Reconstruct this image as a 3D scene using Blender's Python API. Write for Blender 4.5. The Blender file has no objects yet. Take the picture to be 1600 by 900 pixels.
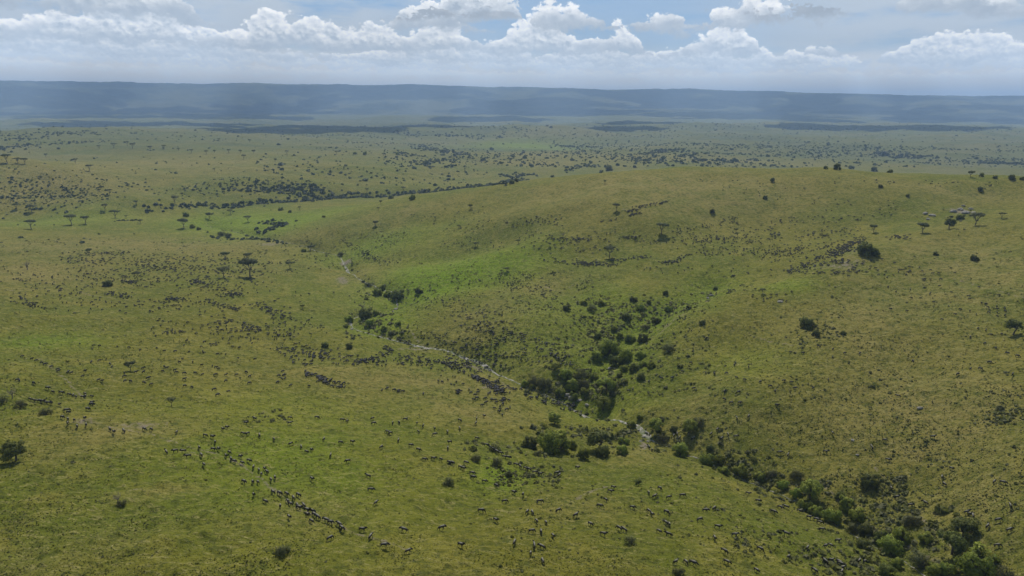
import bpy, bmesh, math, random
import numpy as np
from mathutils import Vector, Matrix
R = math.radians
random.seed(7)
rng = np.random.default_rng(11)
sc = bpy.context.scene

# ------------------------------------------------------------------ camera
CAM_Z = 150.0
PITCH = R(15.2)
ROLL = R(0.30)
F = 1066.0                       # focal length in pixels of a 1600 px wide frame
cam_d = bpy.data.cameras.new("camera")
cam_d.sensor_width = 36.0
cam_d.lens = 36.0 * F / 1600.0
cam_d.clip_start = 1.0
cam_d.clip_end = 120000.0
cam = bpy.data.objects.new("camera", cam_d)
sc.collection.objects.link(cam)
cam.location = (0, 0, CAM_Z)
cam.rotation_mode = 'QUATERNION'
cam.rotation_quaternion = (Matrix.Rotation(math.pi / 2 - PITCH, 3, 'X') @ Matrix.Rotation(ROLL, 3, 'Z')).to_quaternion()
sc.camera = cam

# ------------------------------------------------------------------ sun and sky
SUN_EL = R(55)
SKY_STRENGTH = 0.10
world = bpy.data.worlds.new("World")
sc.world = world
world.use_nodes = True
sun_d = bpy.data.lights.new("sun", 'SUN')
sun_d.energy = 4.7
sun_d.angle = R(0.6)
sun_d.color = (1.0, 0.95, 0.87)
sun = bpy.data.objects.new("sun", sun_d)
sc.collection.objects.link(sun)
sun.rotation_euler = (-(math.pi / 2 - SUN_EL), 0, 0)
sc.view_settings.view_transform = 'Standard'
sc.view_settings.look = 'None'
sc.view_settings.gamma = 1.0
sc.view_settings.use_curve_mapping = False
sc.view_settings.exposure = -0.10
cy = sc.cycles
cy.use_denoising = True
cy.max_bounces = 4
cy.diffuse_bounces = 2
cy.glossy_bounces = 1
cy.transmission_bounces = 2
cy.transparent_max_bounces = 6
cy.volume_bounces = 1
cy.caustics_reflective = False
cy.caustics_refractive = False
sc.render.use_persistent_data = False


class NT:
    """Small helper for wiring node trees."""
    def __init__(s, tree):
        s.t = tree
        for n in list(tree.nodes):
            tree.nodes.remove(n)

    def n(s, kind, **kw):
        nd = s.t.nodes.new(kind)
        for k, v in kw.items():
            setattr(nd, k, v)
        return nd

    def put(s, sock, val):
        if hasattr(val, 'is_linked') or isinstance(val, bpy.types.NodeSocket):
            s.t.links.new(val, sock)
        elif isinstance(val, tuple) and len(val) == 3 and sock.type == 'RGBA':
            sock.default_value = (*val, 1)
        else:
            sock.default_value = val

    def m(s, op, a, b=None, c=None, clamp=False):
        nd = s.n('ShaderNodeMath', operation=op, use_clamp=clamp)
        for i, v in enumerate((a, b, c)):
            if v is not None:
                s.put(nd.inputs[i], v)
        return nd.outputs[0]

    def vm(s, op, a, b=None):
        nd = s.n('ShaderNodeVectorMath', operation=op)
        s.put(nd.inputs[0], a)
        if b is not None:
            s.put(nd.inputs[1], b)
        return nd.outputs[0]

    def vm_len(s, a):
        nd = s.n('ShaderNodeVectorMath', operation='LENGTH')
        s.put(nd.inputs[0], a)
        return nd.outputs['Value']

    def mix(s, fac, a, b, blend='MIX'):
        nd = s.n('ShaderNodeMix', data_type='RGBA', blend_type=blend)
        s.put(nd.inputs[0], fac)
        s.put(nd.inputs[6], a)
        s.put(nd.inputs[7], b)
        return nd.outputs[2]

    def ramp(s, v, a, b, lo=0.0, hi=1.0):
        nd = s.n('ShaderNodeMapRange', interpolation_type='SMOOTHSTEP')
        s.put(nd.inputs[0], v)
        s.put(nd.inputs[1], a)
        s.put(nd.inputs[2], b)
        s.put(nd.inputs[3], lo)
        s.put(nd.inputs[4], hi)
        return nd.outputs[0]

    def noise(s, vec, scale, detail=3.0, rough=0.55, dist=0.0):
        nd = s.n('ShaderNodeTexNoise')
        s.put(nd.inputs['Vector'], vec)
        nd.inputs['Scale'].default_value = scale
        nd.inputs['Detail'].default_value = detail
        nd.inputs['Roughness'].default_value = rough
        nd.inputs['Distortion'].default_value = dist
        return nd.outputs['Fac']

    def voro(s, vec, scale, detail=0.0, rough=0.5, rand=1.0):
        nd = s.n('ShaderNodeTexVoronoi', feature='SMOOTH_F1', normalize=True)
        s.put(nd.inputs['Vector'], vec)
        nd.inputs['Scale'].default_value = scale
        nd.inputs['Detail'].default_value = detail
        nd.inputs['Roughness'].default_value = rough
        nd.inputs['Smoothness'].default_value = 0.6
        nd.inputs['Randomness'].default_value = rand
        return nd.outputs['Distance']


def el_of(v):
    """elevation in degrees of a row of the frame above its middle"""
    return math.degrees(math.atan((450 - v) / F)) - math.degrees(PITCH)


# ranks of cumulus, far to near: base row, puff scale (1/radian), seed, brightness, darkness of the underside, strength,
# outline as (column, top row); a top row below the base means a gap
CLOUD_RANKS = [
    (124, 120, 3.1, 1.05, 1.75, 0.5, [(-200, 112), (60, 108), (200, 116), (350, 106), (500, 112), (640, 104), (760, 112), (900, 106), (1050, 112), (1200, 108), (1400, 114), (1600, 108), (1800, 112)]),
    (110, 90, 9.7, 1.05, 1.45, 0.8, [(-200, 92), (0, 88), (90, 96), (170, 84), (300, 92), (400, 86), (480, 100), (560, 92), (650, 88), (720, 98), (790, 88), (900, 98), (1000, 90), (1080, 96), (1200, 92), (1260, 88), (1330, 102), (1400, 90), (1490, 84), (1560, 96), (1610, 86), (1800, 90)]),
    (100, 62, 15.2, 1.05, 1.2, 0.9, [(-200, 60), (0, 48), (60, 70), (120, 62), (200, 55), (270, 72), (330, 62), (400, 76), (470, 90), (600, 92), (700, 74), (800, 76), (860, 84), (920, 72), (990, 86), (1060, 74), (1120, 92), (1200, 88), (1260, 104), (1340, 84), (1380, 70), (1420, 64), (1480, 66), (1530, 78), (1570, 94), (1620, 74), (1800, 80)]),
    (84, 48, 22.9, 1.04, 1.05, 0.97, [(-200, 40), (-20, 44), (40, 30), (70, 66), (120, 56), (180, 40), (250, 28), (320, 42), (360, 70), (420, 62), (440, 40), (490, 28), (540, 38), (568, 60), (600, 42), (650, 50), (690, 38), (730, 46), (766, 62), (800, 40), (850, 34), (890, 52), (930, 40), (975, 54), (1010, 92), (1045, 66), (1100, 52), (1140, 66), (1180, 96), (1240, 86), (1300, 92), (1360, 100), (1600, 100), (1800, 60)]),
    (46, 33, 30.4, 1.0, 0.90, 0.97, [(-200, -20), (-60, 10), (60, 4), (110, 24), (160, 0), (240, -14), (300, 4), (346, 16), (370, 60), (620, 60), (640, 22), (690, 12), (720, 40), (800, 50), (830, 14), (870, 8), (925, 22), (950, 56), (980, 36), (1018, 22), (1050, 52), (1085, 18), (1130, 8), (1190, 16), (1235, 30), (1260, 66), (1600, 60), (1800, 30)]),
    (34, 24, 41.3, 1.12, 0.84, 0.98, [(-200, 60), (560, 70), (676, 60), (700, 6), (740, -22), (790, -16), (815, 6), (836, 60), (1300, 60), (1335, 10), (1380, -14), (1440, -6), (1500, 40), (1560, 60), (1800, 60)]),
    (12, 13, 51.9, 0.90, 0.66, 0.98, [(-200, -60), (0, -50), (100, -30), (180, -46), (290, -30), (330, 30), (1040, 40), (1800, 40)]),
]


def build_sky():
    N = NT(world.node_tree)
    out = N.n('ShaderNodeOutputWorld')
    bg = N.n('ShaderNodeBackground')
    N.put(bg.inputs['Strength'], SKY_STRENGTH)
    sky = N.n('ShaderNodeTexSky', sky_type='NISHITA', sun_disc=False)
    sky.sun_elevation = SUN_EL
    sky.sun_rotation = 0.0
    sky.altitude = 1600
    sky.air_density = 1.1
    sky.dust_density = 1.0
    g = N.n('ShaderNodeTexCoord').outputs['Generated']
    sep = N.n('ShaderNodeSeparateXYZ')
    N.put(sep.inputs[0], g)
    X, Y, Z = sep.outputs
    az = N.m('ARCTAN2', X, Y)                    # radians right of the view axis
    hyp = N.m('SQRT', N.m('ADD', N.m('MULTIPLY', X, X), N.m('MULTIPLY', Y, Y)))
    el = N.m('MULTIPLY', N.m('ARCTAN2', Z, hyp), 57.29578)      # elevation in degrees
    # the deck of cloud rises towards the left by the slight roll of the frame: keep rows true
    el = N.m('ADD', el, N.m('MULTIPLY', az, 57.29578 * math.tan(ROLL)))
    k = 1.0 / SKY_STRENGTH
    col = N.mix(N.ramp(el, 30.0, 9.0, 0.08, SKY_WHITE), sky.outputs[0], (0.15 * k, 0.32 * k, 0.60 * k))

    def cv(a, b, c=0.0):
        nd = N.n('ShaderNodeCombineXYZ')
        for i, v in enumerate((a, b, c)):
            N.put(nd.inputs[i], v)
        return nd.outputs[0]

    def noise2(vec, scale, detail, rough=0.55):
        nd = N.n('ShaderNodeTexNoise', noise_dimensions='2D')
        N.put(nd.inputs['Vector'], vec)
        nd.inputs['Scale'].default_value = scale
        nd.inputs['Detail'].default_value = detail
        nd.inputs['Roughness'].default_value = rough
        return nd.outputs['Fac']

    def puffs(vec, scale):
        nd = N.n('ShaderNodeTexVoronoi', feature='F1', voronoi_dimensions='2D', normalize=True)
        N.put(nd.inputs['Vector'], vec)
        nd.inputs['Scale'].default_value = scale
        nd.inputs['Detail'].default_value = 1.6
        nd.inputs['Roughness'].default_value = 0.5
        nd.inputs['Lacunarity'].default_value = 2.3
        return nd.outputs['Distance']

    warp = noise2(cv(N.m('MULTIPLY', az, 57.3), N.m('MULTIPLY', el, 1.6)), 0.55, 5, 0.62)     # shared ragged warp
    warp = N.m('SUBTRACT', warp, 0.5)
    fine = N.m('SUBTRACT', noise2(cv(N.m('MULTIPLY', az, 57.3), N.m('MULTIPLY', el, 1.3)), 2.2, 5, 0.65), 0.5)

    # thin veil of high cloud, thicker to the left and right
    vl = noise2(cv(N.m('MULTIPLY', az, 6.0), N.m('MULTIPLY', el, 0.55)), 1.1, 5, 0.58)
    side = N.ramp(N.m('ABSOLUTE', N.m('SUBTRACT', az, 0.10)), 0.08, 0.36, 0.22, 1.0)
    vm_ = N.m('MULTIPLY', N.m('MULTIPLY', N.ramp(vl, 0.24, 0.54), side), N.ramp(el, 30.0, 9.0, 0.25, 1.0))
    col = N.mix(N.m('MULTIPLY', vm_, 0.88), col, (0.62 * k, 0.68 * k, 0.74 * k))
    # pale air close to the horizon, between the ranks
    col = N.mix(N.ramp(el, 5.0, 1.5, 0.0, 0.92), col, (1.05 * k, 1.04 * k, 1.0 * k))

    az01 = N.m('ADD', N.m('MULTIPLY', az, 1 / 1.8), 0.5)
    for (b_row, sx, seed, br, dark, opac, outline) in CLOUD_RANKS:
        b = el_of(b_row)
        size = 57.3 / sx                                      # puff size in degrees
        fc = N.n('ShaderNodeFloatCurve')
        cm = fc.mapping; cu = cm.curves[0]
        pts = []
        for (u, v) in outline:
            a = math.atan((u - 800) / F / math.cos(PITCH))
            e = el_of(v) - b
            pts.append((min(1, max(0, a / 1.8 + 0.5)), min(1, max(0, e / 10 + 0.3))))
        cu.points[0].location = (0, pts[0][1]); cu.points[-1].location = (1, pts[-1][1])
        for p in pts:
            q = cu.points.new(*p)
        for q in cu.points:
            q.handle_type = 'AUTO_CLAMPED'
        cm.update()
        N.put(fc.inputs['Value'], N.m('ADD', az01, N.m('MULTIPLY', warp, size * 0.006)))
        topdeg = N.m('MULTIPLY', N.m('SUBTRACT', fc.outputs[0], 0.3), 10.0)     # top above the base, degrees
        cover = N.m('SUBTRACT', noise2(cv(N.m('MULTIPLY', az, sx * 0.33), N.m('ADD', N.m('MULTIPLY', el, 0.35), seed)), 1.0, 2, 0.5), 0.5)
        topdeg = N.m('ADD', N.m('ADD', topdeg, FILL.get(b_row, 0)), N.m('MULTIPLY', cover, size * 3.2))
        up = N.m('SUBTRACT', el, N.m('ADD', b, N.m('MULTIPLY', cover, -size * 1.1)))
        px = N.m('ADD', N.m('MULTIPLY', az, sx), N.m('MULTIPLY', warp, 0.9))
        py = N.m('ADD', N.m('MULTIPLY', el, sx / 57.3 * 1.35), N.m('MULTIPLY', fine, 0.35))
        P = cv(N.m('ADD', px, seed), py)
        P2 = cv(N.m('ADD', px, seed + 0.10), N.m('ADD', py, 0.22))
        pf = puffs(P, 1.0)
        pf2 = puffs(P2, 1.0)
        edge = N.m('SUBTRACT', topdeg, up)
        edge = N.m('SUBTRACT', edge, N.m('MULTIPLY', N.m('SUBTRACT', pf, 0.28), size * 1.35))
        edge = N.m('ADD', edge, N.m('MULTIPLY', fine, size * 0.55))
        soft = 0.15 + 0.09 * size
        mask = N.ramp(edge, 0.0, soft)
        cut = N.ramp(N.m('ADD', up, N.m('MULTIPLY', N.m('ADD', warp, fine), 0.9)), -0.15 - 0.1 * size, 0.25)
        mask = N.m('MULTIPLY', mask, cut)
        lit = N.m('ADD', N.m('MULTIPLY', N.m('SUBTRACT', pf2, pf), 1.9), 0.36)
        lit = N.m('ADD', lit, N.m('MULTIPLY', N.ramp(edge, size * 0.9, 0.0), 0.5))
        lit = N.m('ADD', lit, N.m('MULTIPLY', fine, 0.9))
        relb = N.ramp(N.m('ADD', N.m('DIVIDE', up, max(0.5, size)), warp), 0.0, 1.0, 0.12, 1.0)
        lit = N.m('MULTIPLY', lit, relb, clamp=True)
        lo = tuple(c * k * dark for c in (0.53, 0.61, 0.70))
        hi = tuple(c * k * br for c in (1.20, 1.19, 1.17))
        col = N.mix(N.m('MULTIPLY', mask, opac), col, N.mix(lit, lo, hi))
    N.put(bg.inputs['Color'], col)
    N.t.links.new(bg.outputs[0], out.inputs['Surface'])


SKY_WHITE = 0.55
FILL = {124: 0.0, 110: 0.2, 100: 0.25, 84: 0.1, 46: 0.1}
build_sky()
world.cycles.sampling_method = 'MANUAL'
world.cycles.sample_map_resolution = 128

# ------------------------------------------------------------------ terrain as a height function
cr = cam.rotation_quaternion.to_matrix()
CR = np.array([[cr[i][j] for j in range(3)] for i in range(3)])


def ray(u, v):
    u = np.atleast_1d(np.asarray(u, float))
    v = np.atleast_1d(np.asarray(v, float))
    d = np.stack([(u - 800) / F, (450 - v) / F, -np.ones_like(u)], 1) @ CR.T
    return d / np.linalg.norm(d, axis=1, keepdims=True)


def at_z(u, v, z):
    d = ray(u, v)[0]
    t = (z - CAM_Z) / d[2]
    return d[0] * t, d[1] * t


def _hash(ix, iy, seed):
    h = (ix.astype(np.int64) * 374761393 + iy.astype(np.int64) * 668265263 + seed * 974634777) & 0xFFFFFFFF
    h = ((h ^ (h >> 13)) * 1274126177) & 0xFFFFFFFF
    h = h ^ (h >> 16)
    return (h & 0xFFFFFF) / float(0xFFFFFF)


def vnoise(x, y, seed=0):
    ix = np.floor(x); iy = np.floor(y)
    fx = x - ix; fy = y - iy
    fx = fx * fx * fx * (fx * (fx * 6 - 15) + 10); fy = fy * fy * fy * (fy * (fy * 6 - 15) + 10)
    a = _hash(ix, iy, seed); b = _hash(ix + 1, iy, seed)
    c = _hash(ix, iy + 1, seed); d = _hash(ix + 1, iy + 1, seed)
    return (a + (b - a) * fx) * (1 - fy) + (c + (d - c) * fx) * fy - 0.5


def fbm(x, y, scale, octaves=4, seed=0, gain=0.5):
    s = np.zeros_like(x); amp = 1.0; f = 1.0 / scale
    ca, sa = math.cos(0.6), math.sin(0.6)
    for o in range(octaves):
        s += amp * vnoise(x * f + 17.3 * o, y * f - 9.1 * o, seed + o)
        x, y = x * ca - y * sa, x * sa + y * ca
        amp *= gain; f *= 2.03
    return s


# (pixel u, pixel v, height): where each pixel of the ground lies
CTRL = [
    (-300, 900, 48), (0, 900, 45), (400, 900, 43), (800, 900, 37), (1150, 900, 29), (1420, 900, 13), (1600, 900, 20), (1900, 900, 30),
    (0, 760, 42), (250, 780, 40), (600, 800, 34), (950, 800, 24), (1250, 850, 16),
    (0, 650, 36), (200, 670, 36), (400, 720, 32), (600, 690, 22), (780, 690, 15), (900, 720, 15), (1100, 780, 16),
    (-250, 560, 44), (0, 560, 32), (300, 560, 17), (500, 600, 10), (700, 620, 8), (860, 660, 8),
    (-200, 450, 38), (0, 480, 27), (100, 500, 24), (300, 490, 12), (430, 480, 5), (0, 430, 23), (200, 425, 14), (400, 420, 4), (480, 440, 1),
    # stream floor
    (1370, 845, 10), (1250, 780, 8), (1130, 728, 6), (1000, 675, 4), (900, 622, 3), (755, 568, 1), (640, 538, 0), (545, 503, -1), (600, 452, -2), (540, 400, -3), (400, 370, -4), (330, 352, -5),
    # right-hand slope
    (1600, 800, 24), (1450, 750, 15), (1300, 700, 12), (1150, 670, 10), (1600, 680, 30), (1560, 590, 33), (1350, 600, 24), (1150, 600, 18), (1050, 620, 10),
    (1850, 600, 44), (1850, 420, 66), (1600, 480, 44), (1400, 480, 36), (1220, 500, 29), (1120, 520, 22), (1060, 540, 16),
    (1600, 400, 53), (1450, 420, 44), (1300, 440, 37), (1180, 450, 30),
    (1600, 342, 61), (1480, 355, 54), (1357, 396, 45),
    # hollow behind the spur and the main hill
    (1300, 380, 37), (1200, 400, 34), (1100, 430, 28), (1000, 430, 23), (1400, 345, 50), (1550, 325, 60), (1200, 350, 45), (1000, 380, 34), (1000, 340, 50), (1200, 310, 61), (1400, 310, 65), (1600, 305, 69),
    (850, 480, 14), (880, 560, 9), (760, 520, 6), (680, 470, 5), (640, 420, 6), (850, 400, 24), (720, 400, 14), (850, 340, 42), (700, 350, 24), (580, 360, 12), (950, 300, 62),
    # crest
    (1060, 262, 79), (1300, 266, 81), (1600, 281, 81), (1850, 300, 84), (930, 272, 70), (800, 288, 56), (700, 305, 42), (600, 325, 27), (510, 343, 13), (440, 360, 2),
    # left middle distance
    (200, 385, 9), (0, 390, 17), (-200, 390, 28), (0, 345, 4), (200, 345, 0), (0, 305, 22), (150, 320, 10), (60, 272, 38), (-150, 280, 48), (0, 252, 50),
    (300, 285, 18), (300, 322, 0), (450, 312, -2), (600, 302, -4), (500, 262, 18), (120, 240, 30), (300, 243, 30), (500, 225, 20), (200, 215, 24), (700, 290, -2), (700, 250, 0), (800, 273, -2),
    (1000, 243, 0), (1400, 252, -5), (1700, 255, -5), (1000, 212, -15), (1400, 212, -20), (500, 200, 0), (0, 215, 20), (-300, 220, 20), (1900, 215, -20),
]
cp = []
for (u, v, z) in CTRL:
    x, y = at_z(u, v, z)
    cp.append((x, y, z))


def behind(u, v, z, dr, z2):
    x, y = at_z(u, v, z)
    r = math.hypot(x, y)
    cp.append((x * (r + dr) / r, y * (r + dr) / r, z2))


for (u, v, z) in [(1060, 262, 79), (1300, 266, 81), (1600, 281, 81), (1850, 300, 84), (930, 272, 70), (800, 288, 56), (700, 305, 42), (600, 325, 27)]:
    behind(u, v, z, 130, z * 0.72)
    behind(u, v, z, 400, max(0, z * 0.18))
behind(0, 252, 50, 300, 28)
behind(60, 262, 42, 350, 24)
for a in (-60, -30, 0, 30, 60, 110, 180, -110):
    cp.append((40 * math.sin(R(a)), 40 * math.cos(R(a)), 45))
for a in (-100, -70, 70, 100, 150, -150):
    cp.append((600 * math.sin(R(a)), 600 * math.cos(R(a)), 50))
    cp.append((3000 * math.sin(R(a)), 3000 * math.cos(R(a)), 20))
for a in (-60, -40, -20, 0, 20, 40, 60, 120, 180, -120):
    cp.append((6500 * math.sin(R(a)), 6500 * math.cos(R(a)), -30))
    cp.append((11000 * math.sin(R(a)), 11000 * math.cos(R(a)), -40))
cp = np.array(cp)


def qmap(x, y):
    r = np.hypot(x, y) + 1e-6
    s = np.log(r + 20)
    return x / r * s, y / r * s, s


def _q(x, y):
    r = np.hypot(x, y)
    return np.arctan2(x, y), np.log(r + 15) * 1.0


def _phi(a1, l1, a2, l2):
    # chord distance on the circle so that azimuth wraps
    da = 2 * np.sin((a1[:, None] - a2[None, :]) / 2)
    dl = l1[:, None] - l2[None, :]
    return np.sqrt(da * da + dl * dl + 0.0016)


ca_, cl_ = _q(cp[:, 0], cp[:, 1])
A = _phi(ca_, cl_, ca_, cl_)
P = np.stack([np.ones(len(cp)), cl_], 1)
M = np.block([[A + np.eye(len(cp)) * -2e-3, P], [P.T, np.zeros((2, 2))]])
wts = np.linalg.solve(M, np.concatenate([cp[:, 2], [0, 0]]))


def base_h(x, y):
    x = np.asarray(x, float); y = np.asarray(y, float)
    out = np.empty(x.shape)
    for i in range(0, len(x), 60000):
        a, l = _q(x[i:i + 60000], y[i:i + 60000])
        ph = _phi(a, l, ca_, cl_)
        out[i:i + 60000] = ph @ wts[:-2] + wts[-2] + wts[-1] * l
    return out


# far escarpment: crest row in the picture by azimuth -> real height at 15 km
CREST_PX = [(-500, 120), (0, 126), (200, 128), (400, 131), (600, 133), (800, 136), (1000, 141), (1080, 139), (1150, 143), (1200, 143), (1350, 147), (1480, 149), (1600, 150), (2100, 156)]
cr_az = []; cr_t = []
for (u, v) in CREST_PX:
    d = ray(u, v)[0]
    cr_az.append(math.atan2(d[0], d[1])); cr_t.append(d[2] / math.hypot(d[0], d[1]))


def far_h(x, y):
    r = np.hypot(x, y); az = np.arctan2(x, y)
    t = np.interp(az, cr_az, cr_t)
    crest = 16500 * t + 150 + 60 * fbm(az * 9, az * 0 + 1.7, 1.0, 4, 15)
    foot = 11200 + 1500 * fbm(az * 6, az * 0 + 3.1, 1.0, 3, 5)
    s = np.clip((r - foot) / (16500 - foot), 0, 1)
    prof = s * s * (3 - 2 * s)
    h = -45 + (crest + 45) * prof
    h += 620 * prof * (1 - prof) * fbm(x * 1.6, y * 0.8, 2300, 4, 21)
    h += 18 * fbm(x, y, 3500, 3, 33) * (1 - prof)
    # foothills
    for (u, r0, w, rw, hh) in FOOTHILLS:
        a0 = math.atan((u - 800) / F)
        h += hh * np.exp(-((az - a0) / w) ** 2 - ((r - r0) / rw) ** 2)
    h = np.where(r > 16500, crest - (r - 16500) * 0.02, h)
    return h


FOOTHILLS = [(1020, 11200, 0.11, 1100, 90), (1280, 11800, 0.13, 1000, 80), (560, 12200, 0.12, 900, 60), (150, 11600, 0.15, 1100, 50), (780, 9800, 0.05, 500, 22), (1480, 12400, 0.10, 900, 70), (760, 12800, .08, 600, 70)]


def raw_h(x, y, detail=True):
    x = np.asarray(x, float); y = np.asarray(y, float)
    r = np.hypot(x, y)
    h = base_h(x, y)
    w = np.clip((r - 5000) / 4000, 0, 1); w = w * w * (3 - 2 * w)
    h = h * (1 - w) + far_h(x, y) * w if np.any(w > 0) else h
    n = fbm(x, y, 140, 3, 3) * 4.5 * np.clip(r / 500, 0.3, 1.0) + fbm(x, y, 34, 3, 9) * 1.6
    n = n * (1 + np.clip((r - 1200) / 1500, 0, 3))
    roll = np.clip((r - 1500) / 1500, 0, 1) * (1 - np.clip((r - 9000) / 2500, 0, 1))
    n = n + fbm(x, y, 1300, 3, 44) * 75 * roll
    return h + n


# the height function sampled once on a polar grid; everything stands on this grid
G_AZ = np.radians(np.concatenate([np.arange(-180, -46, 3.0), np.arange(-46, 46.001, 0.105), np.arange(48, 180.1, 3.0)]))
_rs = [6.0]
while _rs[-1] < 10600:
    _r = _rs[-1]
    _rs.append(_r * (1 + (0.03 if _r < 100 else 0.0032 if _r < 480 else 0.0042 if _r < 1500 else 0.010)))
N_NEAR = len(_rs)
while _rs[-1] < 29000:
    _rs.append(_rs[-1] * (1.006 if _rs[-1] < 17500 else 1.05))
G_R = np.array(_rs)
_rr, _aa = np.meshgrid(G_R, G_AZ, indexing='ij')
G_X = (_rr * np.sin(_aa)).ravel(); G_Y = (_rr * np.cos(_aa)).ravel()
G_RAW = raw_h(G_X, G_Y).reshape(len(G_R), len(G_AZ)); G_RAW[:, -1] = G_RAW[:, 0]


def grid_at(grid, x, y):
    r = np.clip(np.hypot(x, y), G_R[0], G_R[-1] - 1); a = np.arctan2(x, y)
    fi = np.interp(r, G_R, np.arange(len(G_R))); fj = np.interp(a, G_AZ, np.arange(len(G_AZ)))
    i = np.minimum(fi.astype(int), len(G_R) - 2); j = np.minimum(fj.astype(int), len(G_AZ) - 2)
    u = fi - i; v = fj - j
    return (grid[i, j] * (1 - v) + grid[i, j + 1] * v) * (1 - u) + (grid[i + 1, j] * (1 - v) + grid[i + 1, j + 1] * v) * u


def raw_g(x, y):
    return grid_at(G_RAW, x, y)


def march(u, v, hf):
    u = np.atleast_1d(u); d = ray(u, v)
    hd = np.hypot(d[:, 0], d[:, 1])
    n = len(d)
    t = np.full(n, 60.0); hit = np.zeros(n, bool); tl = t.copy()
    for k in range(420):
        x = d[:, 0] * t; y = d[:, 1] * t; z = CAM_Z + d[:, 2] * t
        gap = np.full(n, 1e9)
        act = ~hit & (t < 20000)
        if not act.any():
            break
        gap[act] = z[act] - hf(x[act], y[act])
        new = act & (gap < 0)
        hit |= new
        go = act & ~new
        tl[go] = t[go]
        t[go] += np.maximum(np.minimum(gap[go] * 0.9, t[go] * 0.05), t[go] * 0.004)
    lo = tl.copy(); hi = t.copy()
    for k in range(12):
        mid = (lo + hi) / 2
        g = CAM_Z + d[:, 2] * mid - hf(d[:, 0] * mid, d[:, 1] * mid)
        lo = np.where(g > 0, mid, lo); hi = np.where(g > 0, hi, mid)
    return np.stack([d[:, 0] * hi, d[:, 1] * hi], 1), hi, hit


STREAM_PX = [(1520, 950), (1440, 898), (1375, 848), (1310, 812), (1250, 780), (1190, 752), (1130, 730), (1060, 706), (1015, 690), (1006, 676), (975, 658), (935, 638), (900, 622), (850, 606), (800, 592), (770, 580), (750, 568), (715, 560), (680, 551), (640, 538), (610, 532), (575, 522), (548, 512), (548, 500), (566, 490), (600, 488), (622, 478), (618, 462), (590, 452), (560, 436), (540, 415), (530, 398), (490, 388), (450, 380), (405, 371), (360, 362), (328, 352)]
GULLY_PX = [(935, 638), (905, 610), (930, 585), (955, 560), (985, 530), (1010, 508), (1045, 495), (1080, 475), (1115, 452)]
UPPER_PX = [(1115, 452), (1170, 440), (1240, 420), (1300, 400), (1345, 380)]
RIVER_PX = [(328, 352), (350, 335), (345, 322), (400, 316), (470, 312), (560, 305), (640, 300), (700, 296), (760, 290), (812, 280), (790, 268), (740, 250), (690, 242), (660, 232)]


def px_line(pts, depth=0.0):
    a = np.array(pts, float)
    w, _, _ = march(a[:, 0], a[:, 1], (lambda x, y: raw_g(x, y) - depth))
    # smooth resample
    seg = np.hypot(*np.diff(w, axis=0).T); s = np.concatenate([[0], np.cumsum(seg)])
    n = max(4, int(s[-1] / 4))
    ss = np.linspace(0, s[-1], n)
    p = np.stack([np.interp(ss, s, w[:, 0]), np.interp(ss, s, w[:, 1])], 1)
    for _ in range(3):
        p[1:-1] = (p[:-2] + 2 * p[1:-1] + p[2:]) / 4
    return p


stream_w = px_line(STREAM_PX, 5.8)
gully_w = px_line(GULLY_PX, 9.0)
upper_w = px_line(UPPER_PX)
river_w = px_line(RIVER_PX)
# folds (positive: hollow, negative: rib) of the hillsides: line in pixels, depth and half width in metres
FOLDS = [(px_line(p_), d_, w_) for p_, d_, w_ in [
    ([(545, 412), (620, 408), (700, 396), (760, 380), (810, 366)], 5.0, 24), ([(610, 470), (680, 452), (760, 440), (820, 438), (872, 430)], 3.5, 18), ([(640, 440), (700, 425), (780, 405), (840, 385)], -4.0, 22),
    ([(900, 520), (930, 490), (900, 465), (880, 450)], 3.0, 16), ([(1100, 480), (1180, 462), (1270, 445), (1360, 400), (1440, 372)], -4.0, 24), ([(1060, 600), (1120, 560), (1170, 520), (1210, 500)], 3.0, 18), ([(1000, 640), (1070, 560), (1110, 500)], -3.0, 18),
    ([(1200, 720), (1300, 660), (1380, 600), (1420, 540)], 3.0, 22), ([(1330, 800), (1440, 720), (1560, 650)], 3.0, 20), ([(700, 540), (760, 510), (830, 500)], -3.0, 20), ([(480, 385), (540, 375), (620, 352), (680, 345)], 3.0, 22), ([(900, 400), (1000, 372), (1100, 360), (1200, 340)], 3.0, 26), ([(760, 350), (860, 330), (960, 305)], -3.5, 30),
    ([(0, 254), (60, 264), (130, 290), (210, 316)], -9.0, 55), ([(0, 330), (120, 336), (220, 332)], 6.0, 40), ([(350, 292), (430, 284), (505, 294)], -9.0, 45), ([(500, 262), (600, 268), (700, 262)], -8.0, 60), ([(820, 730), (760, 770), (700, 800)], 1.6, 9), ([(900, 715), (800, 690), (720, 680)], 2.0, 12), ([(40, 520), (150, 510), (300, 520), (420, 540)], 2.5, 22), ([(0, 640), (120, 610), (260, 620)], 2.5, 16)]]


def dist_line(x, y, line, rmax):
    """distance to a polyline, exact within rmax"""
    out = np.full(x.shape, 1e6)
    step = 1
    pts = line[::step]
    bb = (x > pts[:, 0].min() - rmax) & (x < pts[:, 0].max() + rmax) & (y > pts[:, 1].min() - rmax) & (y < pts[:, 1].max() + rmax)
    idx = np.nonzero(bb)[0]
    for i in range(0, len(idx), 40000):
        j = idx[i:i + 40000]
        px = x[j][:, None]; py = y[j][:, None]
        ax, ay = pts[:-1, 0], pts[:-1, 1]; bx, by = pts[1:, 0] - ax, pts[1:, 1] - ay
        t = np.clip(((px - ax) * bx + (py - ay) * by) / (bx * bx + by * by + 1e-9), 0, 1)
        out[j] = np.sqrt(((px - ax - t * bx) ** 2 + (py - ay - t * by) ** 2).min(1))
    return out


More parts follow.
